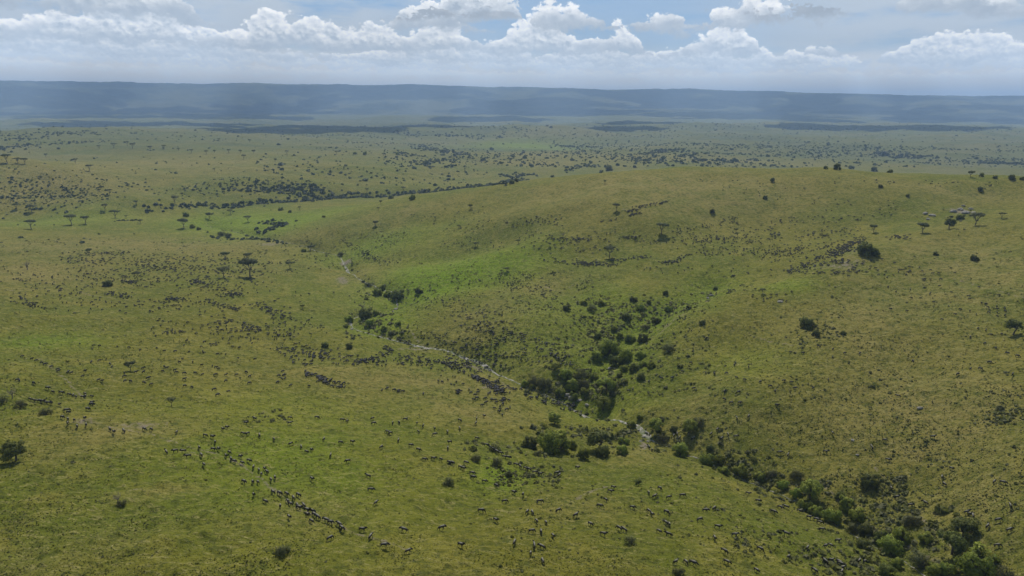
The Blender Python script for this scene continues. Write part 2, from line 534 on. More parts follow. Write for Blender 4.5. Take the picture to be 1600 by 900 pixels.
def full_h(x, y, h):
    wob = 1 + 0.5 * fbm(x, y, 25, 2, 77)
    d = dist_line(x, y, stream_w, 60) * wob
    h -= 2.6 * np.exp(-(d / 7.0) ** 2) + 3.2 * np.exp(-(d / 24.0) ** 2)
    d = dist_line(x, y, gully_w, 70) * wob
    h -= 4.0 * np.exp(-(d / 13.0) ** 2) + 5.0 * np.exp(-(d / 34.0) ** 2)
    d = dist_line(x, y, upper_w, 50) * wob
    h -= 1.6 * np.exp(-(d / 12.0) ** 2)
    d = dist_line(x, y, river_w, 80)
    h -= 3.0 * np.exp(-(d / 14.0) ** 2)
    for ln, dep, wd in FOLDS:
        d = dist_line(x, y, ln, wd * 2.6) * wob
        h -= dep * np.exp(-(d / wd) ** 2)
    # lumps of tussock ground
    r = np.hypot(x, y)
    k = np.clip(1.6 - r / 900, 0, 1)
    h += fbm(x, y, 6.0, 3, 51) * 0.85 * k + np.maximum(fbm(x, y, 2.0, 2, 61), 0) * 0.8 * k
    return h


G_H = full_h(G_X, G_Y, G_RAW.ravel().copy()).reshape(G_RAW.shape)


def ground_h(x, y):
    return grid_at(G_H, np.atleast_1d(np.asarray(x, float)), np.atleast_1d(np.asarray(y, float)))


def gh(x, y):
    return float(ground_h(np.array([x]), np.array([y]))[0])


def place(u, v):
    """pixels of the photograph -> points on the ground and slant distances"""
    w, t, ok = march(np.atleast_1d(np.asarray(u, float)), np.atleast_1d(np.asarray(v, float)), ground_h)
    return w, t, ok


# ------------------------------------------------------------------ object helpers
def link(o, parent=None):
    sc.collection.objects.link(o)
    if parent is not None:
        o.parent = parent
    return o


def tag(o, label=None, cat=None, group=None, kind=None):
    if label:
        o['label'] = label
    if cat:
        o['category'] = cat
    if group:
        o['group'] = group
    if kind:
        o['kind'] = kind
    return o


def np_mesh(name, verts, faces, mats, smooth=False, face_mat=None, colors=None, attrs=None):
    """verts (n,3); faces (m,k) array with the same k, or a list of such arrays"""
    me = bpy.data.meshes.new(name)
    fl = faces if isinstance(faces, list) else [faces]
    me.vertices.add(len(verts))
    me.vertices.foreach_set('co', np.asarray(verts, np.float32).ravel())
    loops = np.concatenate([f.ravel() for f in fl]).astype(np.int32)
    totals = np.concatenate([np.full(len(f), f.shape[1]) for f in fl]).astype(np.int32)
    starts = np.concatenate([[0], np.cumsum(totals)[:-1]]).astype(np.int32)
    me.loops.add(len(loops))
    me.loops.foreach_set('vertex_index', loops)
    me.polygons.add(len(totals))
    me.polygons.foreach_set('loop_start', starts)
    me.polygons.foreach_set('loop_total', totals)
    if smooth:
        me.polygons.foreach_set('use_smooth', np.ones(len(totals), bool))
    for m in (mats if isinstance(mats, (list, tuple)) else [mats]):
        me.materials.append(m)
    if face_mat is not None:
        me.polygons.foreach_set('material_index', np.asarray(face_mat, np.int32))
    me.update(calc_edges=True)
    if colors is not None:
        ca = me.color_attributes.new('tone', 'FLOAT_COLOR', 'POINT')
        c4 = np.ones((len(verts), 4), np.float32); c4[:, :3] = colors
        ca.data.foreach_set('color', c4.ravel())
    for k, v in (attrs or {}).items():
        at = me.attributes.new(k, 'FLOAT', 'POINT')
        at.data.foreach_set('value', np.asarray(v, np.float32))
    me.validate()
    return me


def principled(name, rough=0.85, spec=0.2):
    m = bpy.data.materials.new(name)
    m.use_nodes = True
    N = NT(m.node_tree)
    out = N.n('ShaderNodeOutputMaterial')
    b = N.n('ShaderNodeBsdfPrincipled')
    b.inputs['Roughness'].default_value = rough
    b.inputs['Specular IOR Level'].default_value = spec
    N.t.links.new(b.outputs[0], out.inputs['Surface'])
    return m, N, b, out


# ------------------------------------------------------------------ materials
def ground_material():
    m, N, b, out = principled('savanna_ground', 0.95, 0.08)
    g = N.n('ShaderNodeNewGeometry').outputs['Position']
    flat = N.vm('MULTIPLY', g, (1, 1, 0.3))

    def att(k):
        return N.n('ShaderNodeAttribute', attribute_name=k).outputs['Fac']
    lush, dry, bare, rough = att('lush'), att('dry'), att('bare'), att('rough')
    n_big = N.noise(flat, 0.009, 4, 0.55, 0.3)
    n_mid = N.noise(flat, 0.045, 5, 0.6, 0.4)
    n_sm = N.noise(flat, 0.35, 5, 0.65, 0.5)
    n_fine = N.noise(flat, 1.9, 4, 0.7, 0.3)
    stretch = N.vm('MULTIPLY', g, (0.55, 1.5, 0.5))
    streak = N.noise(stretch, 0.5, 5, 0.68, 1.2)
    green = GREEN; olive = OLIVE; yellow = YELLOW; brown = BROWN
    c = N.mix(N.ramp(n_big, 0.38, 0.62), green, olive)
    c = N.mix(N.m('MULTIPLY', N.ramp(n_mid, 0.46, 0.72), 0.68), c, yellow)
    c = N.mix(N.m('MULTIPLY', N.ramp(N.noise(N.vm('ADD', flat, (90, 40, 0)), 0.13, 4, 0.6, 0.6), 0.52, 0.68), 0.42), c, SEDGE)
    n_huge = N.noise(N.vm('MULTIPLY', g, (1.0, 1.6, 0.2)), 0.0014, 5, 0.6, 0.5)
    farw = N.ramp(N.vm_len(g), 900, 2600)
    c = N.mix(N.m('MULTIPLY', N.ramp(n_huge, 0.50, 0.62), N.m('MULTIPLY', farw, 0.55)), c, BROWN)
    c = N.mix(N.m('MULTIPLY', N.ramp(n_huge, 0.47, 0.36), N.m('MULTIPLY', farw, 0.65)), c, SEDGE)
    c = N.mix(N.m('MULTIPLY', farw, 0.50), c, (0.052, 0.070, 0.042))  # haze tint put into the ground colour: darker and bluer with distance
    c = N.mix(N.m('MULTIPLY', lush, N.ramp(n_mid, 0.2, 0.6, 0.75, 1.0)), c, LUSH)
    dm = N.m('MULTIPLY', dry, N.ramp(N.m('ADD', N.m('MULTIPLY', n_sm, 0.5), N.m('MULTIPLY', n_mid, 0.5)), 0.30, 0.62))
    c = N.mix(N.m('MULTIPLY', dm, 0.85), c, brown)
    # small scale grass variation: dead straw and dark sedge
    c = N.mix(N.m('MULTIPLY', N.ramp(streak, 0.52, 0.64), 0.72), c, STRAW)
    c = N.mix(N.m('MULTIPLY', N.ramp(n_sm, 0.52, 0.36), 0.62), c, SEDGE)
    c = N.mix(N.m('MULTIPLY', N.ramp(n_fine, 0.48, 0.30), N.m('ADD', 0.35, N.m('MULTIPLY', rough, 0.45))), c, SEDGE)
    rs = N.voro(N.vm('ADD', flat, (31, 7, 0)), 0.55, 2.0, 0.6)
    c = N.mix(N.m('MULTIPLY', N.ramp(rs, 0.30, 0.12), N.m('MULTIPLY', rough, 0.75)), c, SHRUB)
    # bare trodden soil, broken up by grass
    bm_ = N.m('ADD', bare, N.m('MULTIPLY', N.m('SUBTRACT', n_sm, 0.5), 1.3))
    bm_ = N.m('MULTIPLY', N.ramp(bm_, 0.38, 0.75), N.ramp(bare, 0.10, 0.35))
    c = N.mix(bm_, c, N.mix(n_fine, SOIL, SOIL2))
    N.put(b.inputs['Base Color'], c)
    bump = N.n('ShaderNodeBump')
    bump.inputs['Strength'].default_value = 0.9
    bump.inputs['Distance'].default_value = 0.8
    hgt = N.m('ADD', N.m('MULTIPLY', n_sm, 1.4), N.m('ADD', N.m('MULTIPLY', n_fine, 0.55), N.m('MULTIPLY', streak, 0.7)))
    N.put(bump.inputs['Height'], hgt)
    N.t.links.new(bump.outputs[0], b.inputs['Normal'])
    return m


GREEN = (0.100, 0.116, 0.011)
OLIVE = (0.134, 0.126, 0.016)
YELLOW = (0.205, 0.178, 0.032)
LUSH = (0.135, 0.208, 0.007)
BROWN = (0.225, 0.178, 0.060)
STRAW = (0.255, 0.225, 0.078)
SEDGE = (0.048, 0.060, 0.010)
SHRUB = (0.032, 0.044, 0.012)
SOIL = (0.150, 0.122, 0.080)
SOIL2 = (0.235, 0.200, 0.145)

mat_ground = ground_material()


def foliage_material(name, a, c2, rough=0.7, crown=True):
    m, N, b, out = principled(name, rough, 0.25)
    g = N.n('ShaderNodeNewGeometry')
    oi = N.n('ShaderNodeObjectInfo')
    n = N.noise(g.outputs['Position'], 0.7, 3)
    f = N.ramp(n, 0.35, 0.65)
    c = N.mix(f, a, c2)
    hs = N.n('ShaderNodeHueSaturation')
    N.put(hs.inputs['Hue'], N.m('ADD', 0.488, N.m('MULTIPLY', oi.outputs['Random'], 0.024)))
    N.put(hs.inputs['Saturation'], 0.92)
    N.put(hs.inputs['Value'], N.m('ADD', 0.8, N.m('MULTIPLY', oi.outputs['Random'], 0.45)))
    N.put(hs.inputs['Color'], c)
    N.put(b.inputs['Base Color'], hs.outputs[0])
    if crown:       # leaves turn outwards from the middle of the crown, so their shading follows its rounded mass
        oc = N.n('ShaderNodeTexCoord').outputs['Object']
        vt = N.n('ShaderNodeVectorTransform', vector_type='VECTOR', convert_from='OBJECT', convert_to='WORLD')
        N.put(vt.inputs[0], N.vm('SUBTRACT', oc, (0, 0, 0.35)))
        outw = N.vm('NORMALIZE', vt.outputs[0])
    else:
        outw = (0.0, 0.0, 0.8)
    nn = N.vm('NORMALIZE', N.vm('ADD', N.vm('MULTIPLY', g.outputs['Normal'], (0.8, 0.8, 0.8)), outw))
    N.put(b.inputs['Normal'], nn)
    tr = N.n('ShaderNodeBsdfTranslucent')
    N.put(tr.inputs['Color'], hs.outputs[0])
    ms = N.n('ShaderNodeMixShader')
    ms.inputs[0].default_value = 0.42
    N.t.links.new(b.outputs[0], ms.inputs[1])
    N.t.links.new(tr.outputs[0], ms.inputs[2])
    N.t.links.new(ms.outputs[0], out.inputs['Surface'])
    return m


mat_acacia = foliage_material('acacia_leaves', (0.060, 0.074, 0.018), (0.110, 0.122, 0.028))
mat_bush = foliage_material('bush_leaves', (0.125, 0.165, 0.010), (0.30, 0.33, 0.024))
mat_bright = foliage_material('bright_bush_leaves', (0.150, 0.200, 0.012), (0.28, 0.33, 0.026))
mat_grey = foliage_material('grey_bush_leaves', (0.085, 0.095, 0.028), (0.155, 0.158, 0.050))
mat_dark = foliage_material('dark_bush_leaves', (0.058, 0.074, 0.010), (0.165, 0.180, 0.022))
mat_far = foliage_material('far_bush_leaves', (0.026, 0.040, 0.014), (0.046, 0.062, 0.020), crown=False)
mat_shrub = foliage_material('shrub_leaves', (0.078, 0.092, 0.010), (0.180, 0.185, 0.022), crown=False)
mat_tuss = foliage_material('tussock_blades', (0.080, 0.086, 0.026), (0.150, 0.150, 0.050), crown=False)


def bark_material(name, c1, c2):
    m, N, b, out = principled(name, 0.9, 0.15)
    g = N.n('ShaderNodeNewGeometry').outputs['Position']
    N.put(b.inputs['Base Color'], N.mix(N.noise(g, 3.0, 4), c1, c2))
    return m


mat_bark = bark_material('bark', (0.07, 0.055, 0.04), (0.13, 0.11, 0.085))
mat_deadwood = bark_material('dead_wood', (0.12, 0.10, 0.08), (0.24, 0.21, 0.17))


def tone_material(name, rough, spec, sheen=0.0):
    m, N, b, out = principled(name, rough, spec)
    at = N.n('ShaderNodeAttribute', attribute_name='tone')
    g = N.n('ShaderNodeNewGeometry').outputs['Position']
    n = N.noise(g, 2.5, 3)
    c = N.mix(N.m('MULTIPLY', n, 0.35), at.outputs['Color'], (0.03, 0.026, 0.02), 'MIX') if not sheen else at.outputs['Color']
    N.put(b.inputs['Base Color'], c)
    if sheen:       # fine blades scatter light the way the turf does: normals lean upwards
        gn = N.n('ShaderNodeNewGeometry').outputs['Normal']
        N.put(b.inputs['Normal'], N.vm('NORMALIZE', N.vm('ADD', N.vm('MULTIPLY', gn, (0.45, 0.45, 0.45)), (0, 0, 1))))
    return m


mat_hide = tone_material('wildebeest_hide', 0.7, 0.12)
mat_grass = tone_material('grass_blades', 0.8, 0.1, True)


def rock_material():
    m, N, b, out = principled('pale_rock', 0.9, 0.2)
    g = N.n('ShaderNodeNewGeometry').outputs['Position']
    c = N.mix(N.noise(g, 0.9, 5), (0.13, 0.12, 0.095), (0.28, 0.265, 0.225))
    N.put(b.inputs['Base Color'], c)
    bp = N.n('ShaderNodeBump'); bp.inputs['Distance'].default_value = 0.2
    N.put(bp.inputs['Height'], N.noise(g, 2.5, 5))
    N.t.links.new(bp.outputs[0], b.inputs['Normal'])
    return m


mat_rock = rock_material()


def streambed_material():
    m, N, b, out = principled('streambed', 0.8, 0.3)
    g = N.n('ShaderNodeNewGeometry').outputs['Position']
    n1 = N.noise(g, 0.45, 5, 0.6); n2 = N.noise(g, 1.8, 4, 0.6)
    c = N.mix(N.ramp(n2, 0.35, 0.65), (0.17, 0.15, 0.12), (0.36, 0.34, 0.30))
    c = N.mix(N.m('MULTIPLY', N.ramp(n1, 0.43, 0.55), 0.92), c, (0.085, 0.105, 0.030))
    N.put(b.inputs['Base Color'], c)
    bp = N.n('ShaderNodeBump'); bp.inputs['Distance'].default_value = 0.3
    N.put(bp.inputs['Height'], n2)
    N.t.links.new(bp.outputs[0], b.inputs['Normal'])
    return m


mat_stream = streambed_material()

# ------------------------------------------------------------------ ground mesh
# patches of ground cover: (kind, u, v, ru, rv, strength), in pixels, turned into world ellipses
PATCHES = [
    ('lush', 680, 440, 110, 28, 1.0), ('lush', 800, 415, 60, 20, 0.5), ('lush', 560, 395, 50, 20, 0.5), ('lush', 850, 505, 70, 45, 0.4), ('lush', 600, 500, 50, 18, 0.7),
    ('lush', 450, 350, 60, 14, 0.8), ('lush', 100, 340, 130, 14, 0.5), ('lush', 360, 345, 60, 14, 0.8), ('lush', 620, 375, 80, 25, 0.4), ('lush', 780, 740, 40, 22, 0.7),
    ('lush', 1230, 455, 45, 12, 0.7), ('lush', 950, 470, 60, 30, 0.4), ('lush', 400, 700, 120, 30, 0.3), ('lush', 500, 750, 200, 60, 0.25), ('lush', 80, 530, 90, 14, 0.5),
    ('lush', 820, 228, 60, 8, 0.6), ('lush', 1180, 560, 80, 25, 0.3), ('lush', 640, 420, 60, 20, 0.5), ('lush', 900, 600, 60, 30, 0.4), ('lush', 730, 560, 100, 20, 0.35), ('lush', 450, 640, 160, 30, 0.25),
    ('dry', 60, 280, 160, 30, 0.8), ('dry', 250, 255, 260, 10, 0.6), ('dry', 200, 385, 240, 14, 0.9), ('dry', 60, 430, 130, 22, 0.8), ('dry', 1050, 285, 240, 18, 0.8), ('dry', 1500, 420, 160, 50, 0.8),
    ('dry', 1450, 650, 200, 90, 0.8), ('dry', 1350, 500, 130, 60, 0.6), ('dry', 1000, 300, 200, 25, 0.6), ('dry', 620, 335, 80, 12, 0.6), ('dry', 1500, 300, 150, 14, 0.6), ('dry', 620, 590, 200, 22, 0.55),
    ('dry', 220, 670, 90, 16, 0.7), ('dry', 100, 690, 60, 30, 0.4), ('dry', 700, 620, 150, 30, 0.4), ('dry', 560, 430, 50, 30, 0.5), ('dry', 1100, 640, 90, 40, 0.5), ('dry', 900, 790, 60, 20, 0.5),
    ('dry', 470, 800, 80, 30, 0.4), ('dry', 760, 650, 60, 15, 0.7), ('dry', 400, 420, 60, 12, 0.5), ('dry', 1050, 245, 200, 6, 0.6), ('dry', 850, 253, 120, 6, 0.7), ('dry', 1550, 800, 90, 60, 0.6),
    ('dry', 860, 440, 60, 14, 0.6), ('dry', 780, 500, 90, 40, 0.5), ('dry', 100, 860, 160, 40, 0.3), ('dry', 40, 300, 120, 20, 0.6), ('dry', 1000, 710, 60, 20, 0.5), ('dry', 250, 770, 60, 10, 0.5),
    ('rough', 600, 380, 110, 40, 0.8), ('rough', 800, 500, 150, 60, 0.9), ('rough', 1000, 520, 100, 70, 0.7), ('rough', 1300, 560, 200, 100, 0.45), ('rough', 1450, 680, 200, 90, 0.6), ('rough', 700, 470, 100, 40, 0.7),
    ('rough', 60, 290, 150, 28, 1.0), ('rough', 200, 385, 250, 18, 0.7), ('rough', 120, 420, 160, 20, 0.5), ('rough', 1350, 800, 150, 50, 0.7), ('rough', 1520, 350, 90, 30, 0.5), ('rough', 820, 720, 100, 35, 0.8), ('rough', 850, 435, 70, 14, 0.9),
    ('rough', 430, 285, 120, 14, 1.0), ('rough', 380, 310, 180, 8, 0.9), ('rough', 600, 450, 50, 20, .7), ('rough', 740, 770, 60, 30, 0.5), ('rough', 950, 830, 200, 60, 0.35),
    ('bare', 215, 665, 60, 10, 0.55), ('bare', 130, 660, 30, 6, 0.6), ('bare', 1065, 490, 16, 7, 0.52), ('bare', 1040, 500, 12, 5, 0.5), ('bare', 1105, 462, 12, 3, 0.7), ('bare', 1290, 425, 48, 9, 0.42), ('bare', 1330, 398, 30, 10, 0.42),
    ('bare', 1500, 330, 22, 5, 0.75), ('bare', 535, 435, 16, 14, 0.65), ('bare', 650, 538, 40, 5, 0.6), ('bare', 740, 565, 24, 4, 0.7), ('bare', 1008, 686, 12, 10, 0.8), ('bare', 210, 766, 14, 3, 0.6),
    ('bare', 890, 792, 22, 7, 0.35), ('bare', 420, 645, 18, 6, 0.4), ('bare', 765, 600, 18, 10, 0.6), ('bare', 540, 402, 12, 4, 0.8), ('bare', 420, 380, 26, 5, 0.6), ('bare', 975, 327, 14, 3, 0.5), ('bare', 400, 745, 60, 22, 0.22), ('bare', 1330, 420, 40, 10, 0.35),
]
TRAILS = [  # game trails trodden in the grass
    [(120, 655), (170, 668), (240, 680), (300, 700), (350, 712), (400, 742), (450, 785), (500, 812), (560, 835), (640, 860)],
    [(1060, 490), (1030, 515), (1000, 520)], [(1370, 720), (1430, 780), (1500, 850)], [(1290, 745), (1340, 780), (1400, 820), (1450, 850), (1500, 880)],
    [(1490, 435), (1560, 455), (1600, 465)], [(840, 440), (870, 450), (900, 440)], [(640, 510), (660, 530), (700, 548)], [(640, 540), (760, 570), (800, 600)], [(1170, 515), (1210, 532), (1240, 540)], [(0, 455), (90, 450), (200, 470)],
    [(1200, 440), (1260, 420), (1320, 395), (1380, 370)], [(900, 780), (930, 765), (960, 760)], [(60, 560), (140, 620)], [(330, 700), (280, 715)],
]


def compute_attrs(x, y):
    out = {k: np.zeros_like(x) for k in ('lush', 'dry', 'bare', 'rough')}
    for (kind, u, v, ru, rv, s) in PATCHES:
        w, t, ok = march(np.array([u, u + ru, u, u], float), np.array([v, v, v - rv, v + rv], float), raw_g)
        c = w[0]
        rx = max(1.0, np.hypot(*(w[1] - c)))
        dn = min(np.hypot(*(w[2] - c)), 1.6 * np.hypot(*(w[3] - c)))
        ry = max(1.0, min(dn, (2.5 if kind == 'bare' else 7) * rx))
        dirv = c / np.hypot(*c)
        dx = x - c[0]; dy = y - c[1]
        b = dx * dirv[0] + dy * dirv[1]
        a = dx * dirv[1] - dy * dirv[0]
        q = (a / rx) ** 2 + (b / ry) ** 2
        sel = q < 7
        val = s * np.exp(-q[sel] * 0.9)
        out[kind][sel] = 1 - (1 - out[kind][sel]) * (1 - val)
    for tr in TRAILS:
        ln = px_line(tr)
        d = dist_line(x, y, ln, 12)
        r = np.hypot(x, y)
        out['bare'] = np.maximum(out['bare'], 0.52 * np.exp(-(d / (0.9 + r / 600)) ** 2))
    d = dist_line(x, y, stream_w, 30)
    out['bare'] = np.maximum(out['bare'], 0.30 * np.exp(-(d / 3.2) ** 2))
    d2 = dist_line(x, y, stream_w, 60)
    out['rough'] = np.maximum(out['rough'], 0.8 * np.exp(-(d2 / 14.0) ** 2))
    d3 = dist_line(x, y, gully_w, 60)
    out['rough'] = np.maximum(out['rough'], 0.9 * np.exp(-(d3 / 22.0) ** 2))
    out['lush'] = np.maximum(out['lush'], 0.5 * np.exp(-(d3 / 25.0) ** 2))
    d4 = dist_line(x, y, river_w, 80)
    out['rough'] = np.maximum(out['rough'], 0.9 * np.exp(-(d4 / 30.0) ** 2))
    return out


_at = compute_attrs(G_X[:N_NEAR * len(G_AZ)], G_Y[:N_NEAR * len(G_AZ)])
G_ATT = {}
for _k, _v in _at.items():
    g_ = np.zeros_like(G_H); g_[:N_NEAR] = _v.reshape(N_NEAR, -1); G_ATT[_k] = g_


def attrs_at(x, y):
    return {k: grid_at(g, x, y) for k, g in G_ATT.items()}


def grid_part(i0, i1, dz=0.0):
    """vertices and faces of the rings i0..i1 of the polar grid (last azimuth column repeats the first)"""
    na = len(G_AZ) - 1
    X = G_X.reshape(G_H.shape)[i0:i1, :na]; Y = G_Y.reshape(G_H.shape)[i0:i1, :na]
    verts = np.stack([X, Y, G_H[i0:i1, :na] + dz], -1).reshape(-1, 3)
    i = np.arange(i1 - i0 - 1)[:, None]; j = np.arange(na)[None, :]; j2 = (j + 1) % na
    quads = np.stack([i * na + j, (i + 1) * na + j, (i + 1) * na + j2, i * na + j2], -1).reshape(-1, 4)
    return verts, quads, na


def build_ground():
    verts, quads, na = grid_part(0, N_NEAR)
    c = len(verts)
    verts = np.vstack([verts, [[0, 0, verts[:na, 2].mean()]]])
    at = {k: np.append(g[:N_NEAR, :na].ravel(), 0) for k, g in G_ATT.items()}
    jj = np.arange(na)
    tris = np.stack([np.full(na, c), jj, (jj + 1) % na], 1)
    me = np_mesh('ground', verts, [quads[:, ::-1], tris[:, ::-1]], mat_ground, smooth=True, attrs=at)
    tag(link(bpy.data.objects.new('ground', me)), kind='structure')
    # far escarpment and its foothills
    verts, quads, na = grid_part(N_NEAR - 1, len(G_R), -0.5)
    me = np_mesh('hills', verts, quads[:, ::-1], mat_hills, smooth=True)
    tag(link(bpy.data.objects.new('hills', me)), kind='structure')


def hills_material():
    m, N, b, out = principled('wooded_hills', 0.95, 0.05)
    g = N.n('ShaderNodeNewGeometry').outputs['Position']
    st = N.vm('MULTIPLY', g, (1, 1, 2.5))
    n1 = N.noise(st, 0.0011, 5, 0.6, 0.5)
    n2 = N.noise(st, 0.006, 5, 0.65)
    f = N.ramp(N.m('ADD', N.m('MULTIPLY', n1, 0.65), N.m('MULTIPLY', n2, 0.35)), 0.42, 0.58)
    N.put(b.inputs['Base Color'], N.mix(f, (0.020, 0.030, 0.018), (0.090, 0.092, 0.045)))
    return m


mat_hills = hills_material()
build_ground()


# ------------------------------------------------------------------ stream bed and river sheets
def strip(name, line, width, mat, lift, wfun=None):
    n = len(line)
    t = np.gradient(line, axis=0); t /= np.linalg.norm(t, axis=1, keepdims=True) + 1e-9
    nrm = np.stack([-t[:, 1], t[:, 0]], 1)
    cols = 7
    s = np.arange(n) * 1.0
    wv = width * (0.75 + 0.9 * fbm(s, s * 0 + 4, 9, 3, 5)) if wfun is None else wfun(line)
    V = []
    for k in range(cols):
        f = (k / (cols - 1) - 0.5) * 2
        jit = fbm(s * 1.0, s * 0 + k, 3.0, 2, 8) * width * 0.25
        p = line + nrm * (wv * f + jit)[:, None]
        z = ground_h(p[:, 0], p[:, 1]) + lift * (1 if 0 < k < cols - 1 else -1.2)
        V.append(np.column_stack([p, z]))
    V = np.stack(V, 1).reshape(-1, 3)
    i = np.arange(n - 1)[:, None]; k = np.arange(cols - 1)[None, :]
    q = np.stack([i * cols + k, i * cols + k + 1, (i + 1) * cols + k + 1, (i + 1) * cols + k], -1).reshape(-1, 4)
    me = np_mesh(name, V, q, mat, smooth=True)
    tag(link(bpy.data.objects.new(name, me)), kind='structure')


def sub_line(line, step):
    seg = np.hypot(*np.diff(line, axis=0).T); s = np.concatenate([[0], np.cumsum(seg)])
    ss = np.arange(0, s[-1], step)
    return np.stack([np.interp(ss, s, line[:, 0]), np.interp(ss, s, line[:, 1])], 1)




def stream_width(line):
    z = ground_h(line[:, 0], line[:, 1]) - CAM_Z
    p = np.column_stack([line, z]) @ CR
    u = 800 - F * p[:, 0] / p[:, 2]
    s = np.arange(len(line)) * 1.0
    w = np.interp(u, [400, 528, 545, 552, 600, 630, 650, 755, 770, 880, 900, 940, 960, 985, 1012, 1018, 1040, 1300, 1500], [0.25, 0.35, 1.5, 0.5, 0.8, 0.7, 1.3, 1.7, 1.0, 0.7, 1.5, 1.5, 0.8, 1.6, 2.4, 0.6, 0.14, 0.12, 0.12])
    return w * (0.9 + 0.9 * fbm(s, s * 0 + 4, 9, 3, 5))


strip('stream', sub_line(stream_w, 1.0), 1.2, mat_stream, 0.16, stream_width)


# ------------------------------------------------------------------ trees and bushes
def tube(V, Fq, p0, p1, r0, r1, n=6):
    p0 = np.array(p0, float); p1 = np.array(p1, float)
    d = p1 - p0; L = np.linalg.norm(d) + 1e-9; d /= L
    a = np.cross(d, [0, 0, 1.0]); a = a / np.linalg.norm(a) if np.linalg.norm(a) > 1e-3 else np.array([1.0, 0, 0])
    b = np.cross(d, a)
    base = sum(len(v) for v in V)
    th = np.arange(n) * 2 * math.pi / n
    ring = lambda p, r: p + r * (np.cos(th)[:, None] * a + np.sin(th)[:, None] * b)
    V.append(np.vstack([ring(p0, r0), ring(p1, r1)]))
    i = np.arange(n)
    Fq.append(np.stack([base + i, base + (i + 1) % n, base + n + (i + 1) % n, base + n + i], 1))


def bent_limb(V, Fq, p0, p1, r0, r1, sag, rg, n=5, seg=4):
    p0 = np.array(p0, float); p1 = np.array(p1, float)
    prev = p0; pr = r0
    for k in range(1, seg + 1):
        t = k / seg
        p = p0 + (p1 - p0) * t + np.array([0, 0, sag * math.sin(t * math.pi)])
        if k < seg:
            p = p + rg.normal(0, 0.03 * np.linalg.norm(p1 - p0), 3)
        r = r0 + (r1 - r0) * t
        tube(V, Fq, prev, p, pr, r, n)
        prev, pr = p, r
    return prev


def leaf_cloud(centres, radii, n, size, rg, flat=0.3):
    """n small leaf faces on and in a set of ellipsoid clumps"""
    w = radii.prod(1) ** (2 / 3); w = w / w.sum()
    k = rg.choice(len(centres), n, p=w)
    d = rg.normal(size=(n, 3)); d /= np.linalg.norm(d, axis=1, keepdims=True)
    rad = rg.uniform(0.45, 1.15, n) ** 0.6
    p = centres[k] + d * radii[k] * rad[:, None]
    nrm = d + rg.normal(0, 0.55, (n, 3)) + np.array([0, 0, flat]); nrm /= np.linalg.norm(nrm, axis=1, keepdims=True)
    a = np.cross(nrm, rg.normal(size=(n, 3))); a /= np.linalg.norm(a, axis=1, keepdims=True)
    b = np.cross(nrm, a)
    s = size * rg.uniform(0.55, 1.35, n)[:, None]
    v = np.stack([p - a * s, p + b * s * 0.7, p + a * s, p - b * s * 0.8 + nrm * s * 0.3], 1).reshape(-1, 3)
    f = np.arange(n * 4).reshape(-1, 4)
    return v, f


def make_acacia(seed, mat, sparse=1.0, flatness=0.22, hratio=0.8):
    """unit tree: crown 1 wide"""
    rg = np.random.default_rng(seed)
    H = hratio
    V, Q = [], []
    lean = rg.normal(0, 0.03, 2)
    fork = np.array([lean[0], lean[1], H * rg.uniform(0.28, 0.42)])
    bent_limb(V, Q, (0, 0, -0.06), fork, 0.036, 0.026, 0, rg, 7, 3)
    cs, rs_ = [], []
    nl = rg.integers(5, 8)
    for i in range(nl):
        a = i * 2 * math.pi / nl + rg.uniform(-0.4, 0.4)
        R_ = rg.uniform(0.20, 0.40)
        tip = np.array([math.cos(a) * R_ + lean[0], math.sin(a) * R_ + lean[1], H * rg.uniform(0.80, 0.93)])
        end = bent_limb(V, Q, fork, tip, 0.017, 0.007, -0.03, rg, 5, 4)
        for j in range(3):
            t2 = tip + np.array([rg.normal(0, 0.09), rg.normal(0, 0.09), rg.uniform(0, 0.04)])
            bent_limb(V, Q, fork + (tip - fork) * 0.65, t2, 0.007, 0.003, 0, rg, 4, 2)
            cs.append(t2); rs_.append([rg.uniform(0.09, 0.15), rg.uniform(0.09, 0.15), rg.uniform(0.03, 0.055) * flatness / 0.22])
        cs.append(tip); rs_.append([rg.uniform(0.12, 0.17), rg.uniform(0.12, 0.17), rg.uniform(0.04, 0.065) * flatness / 0.22])
    for j in range(5):
        cs.append([rg.normal(0, 0.11), rg.normal(0, 0.11), H * rg.uniform(0.90, 0.98)]); rs_.append([0.15, 0.15, 0.05 * flatness / 0.22])
    v, f = leaf_cloud(np.array(cs), np.array(rs_), int(4200 * sparse), 0.026, rg, 0.6)
    trunk = np_mesh('acacia_trunk', np.vstack(V), np.vstack(Q), mat_bark, smooth=True)
    crown = np_mesh('acacia_crown', v, f, mat)
    return trunk, crown


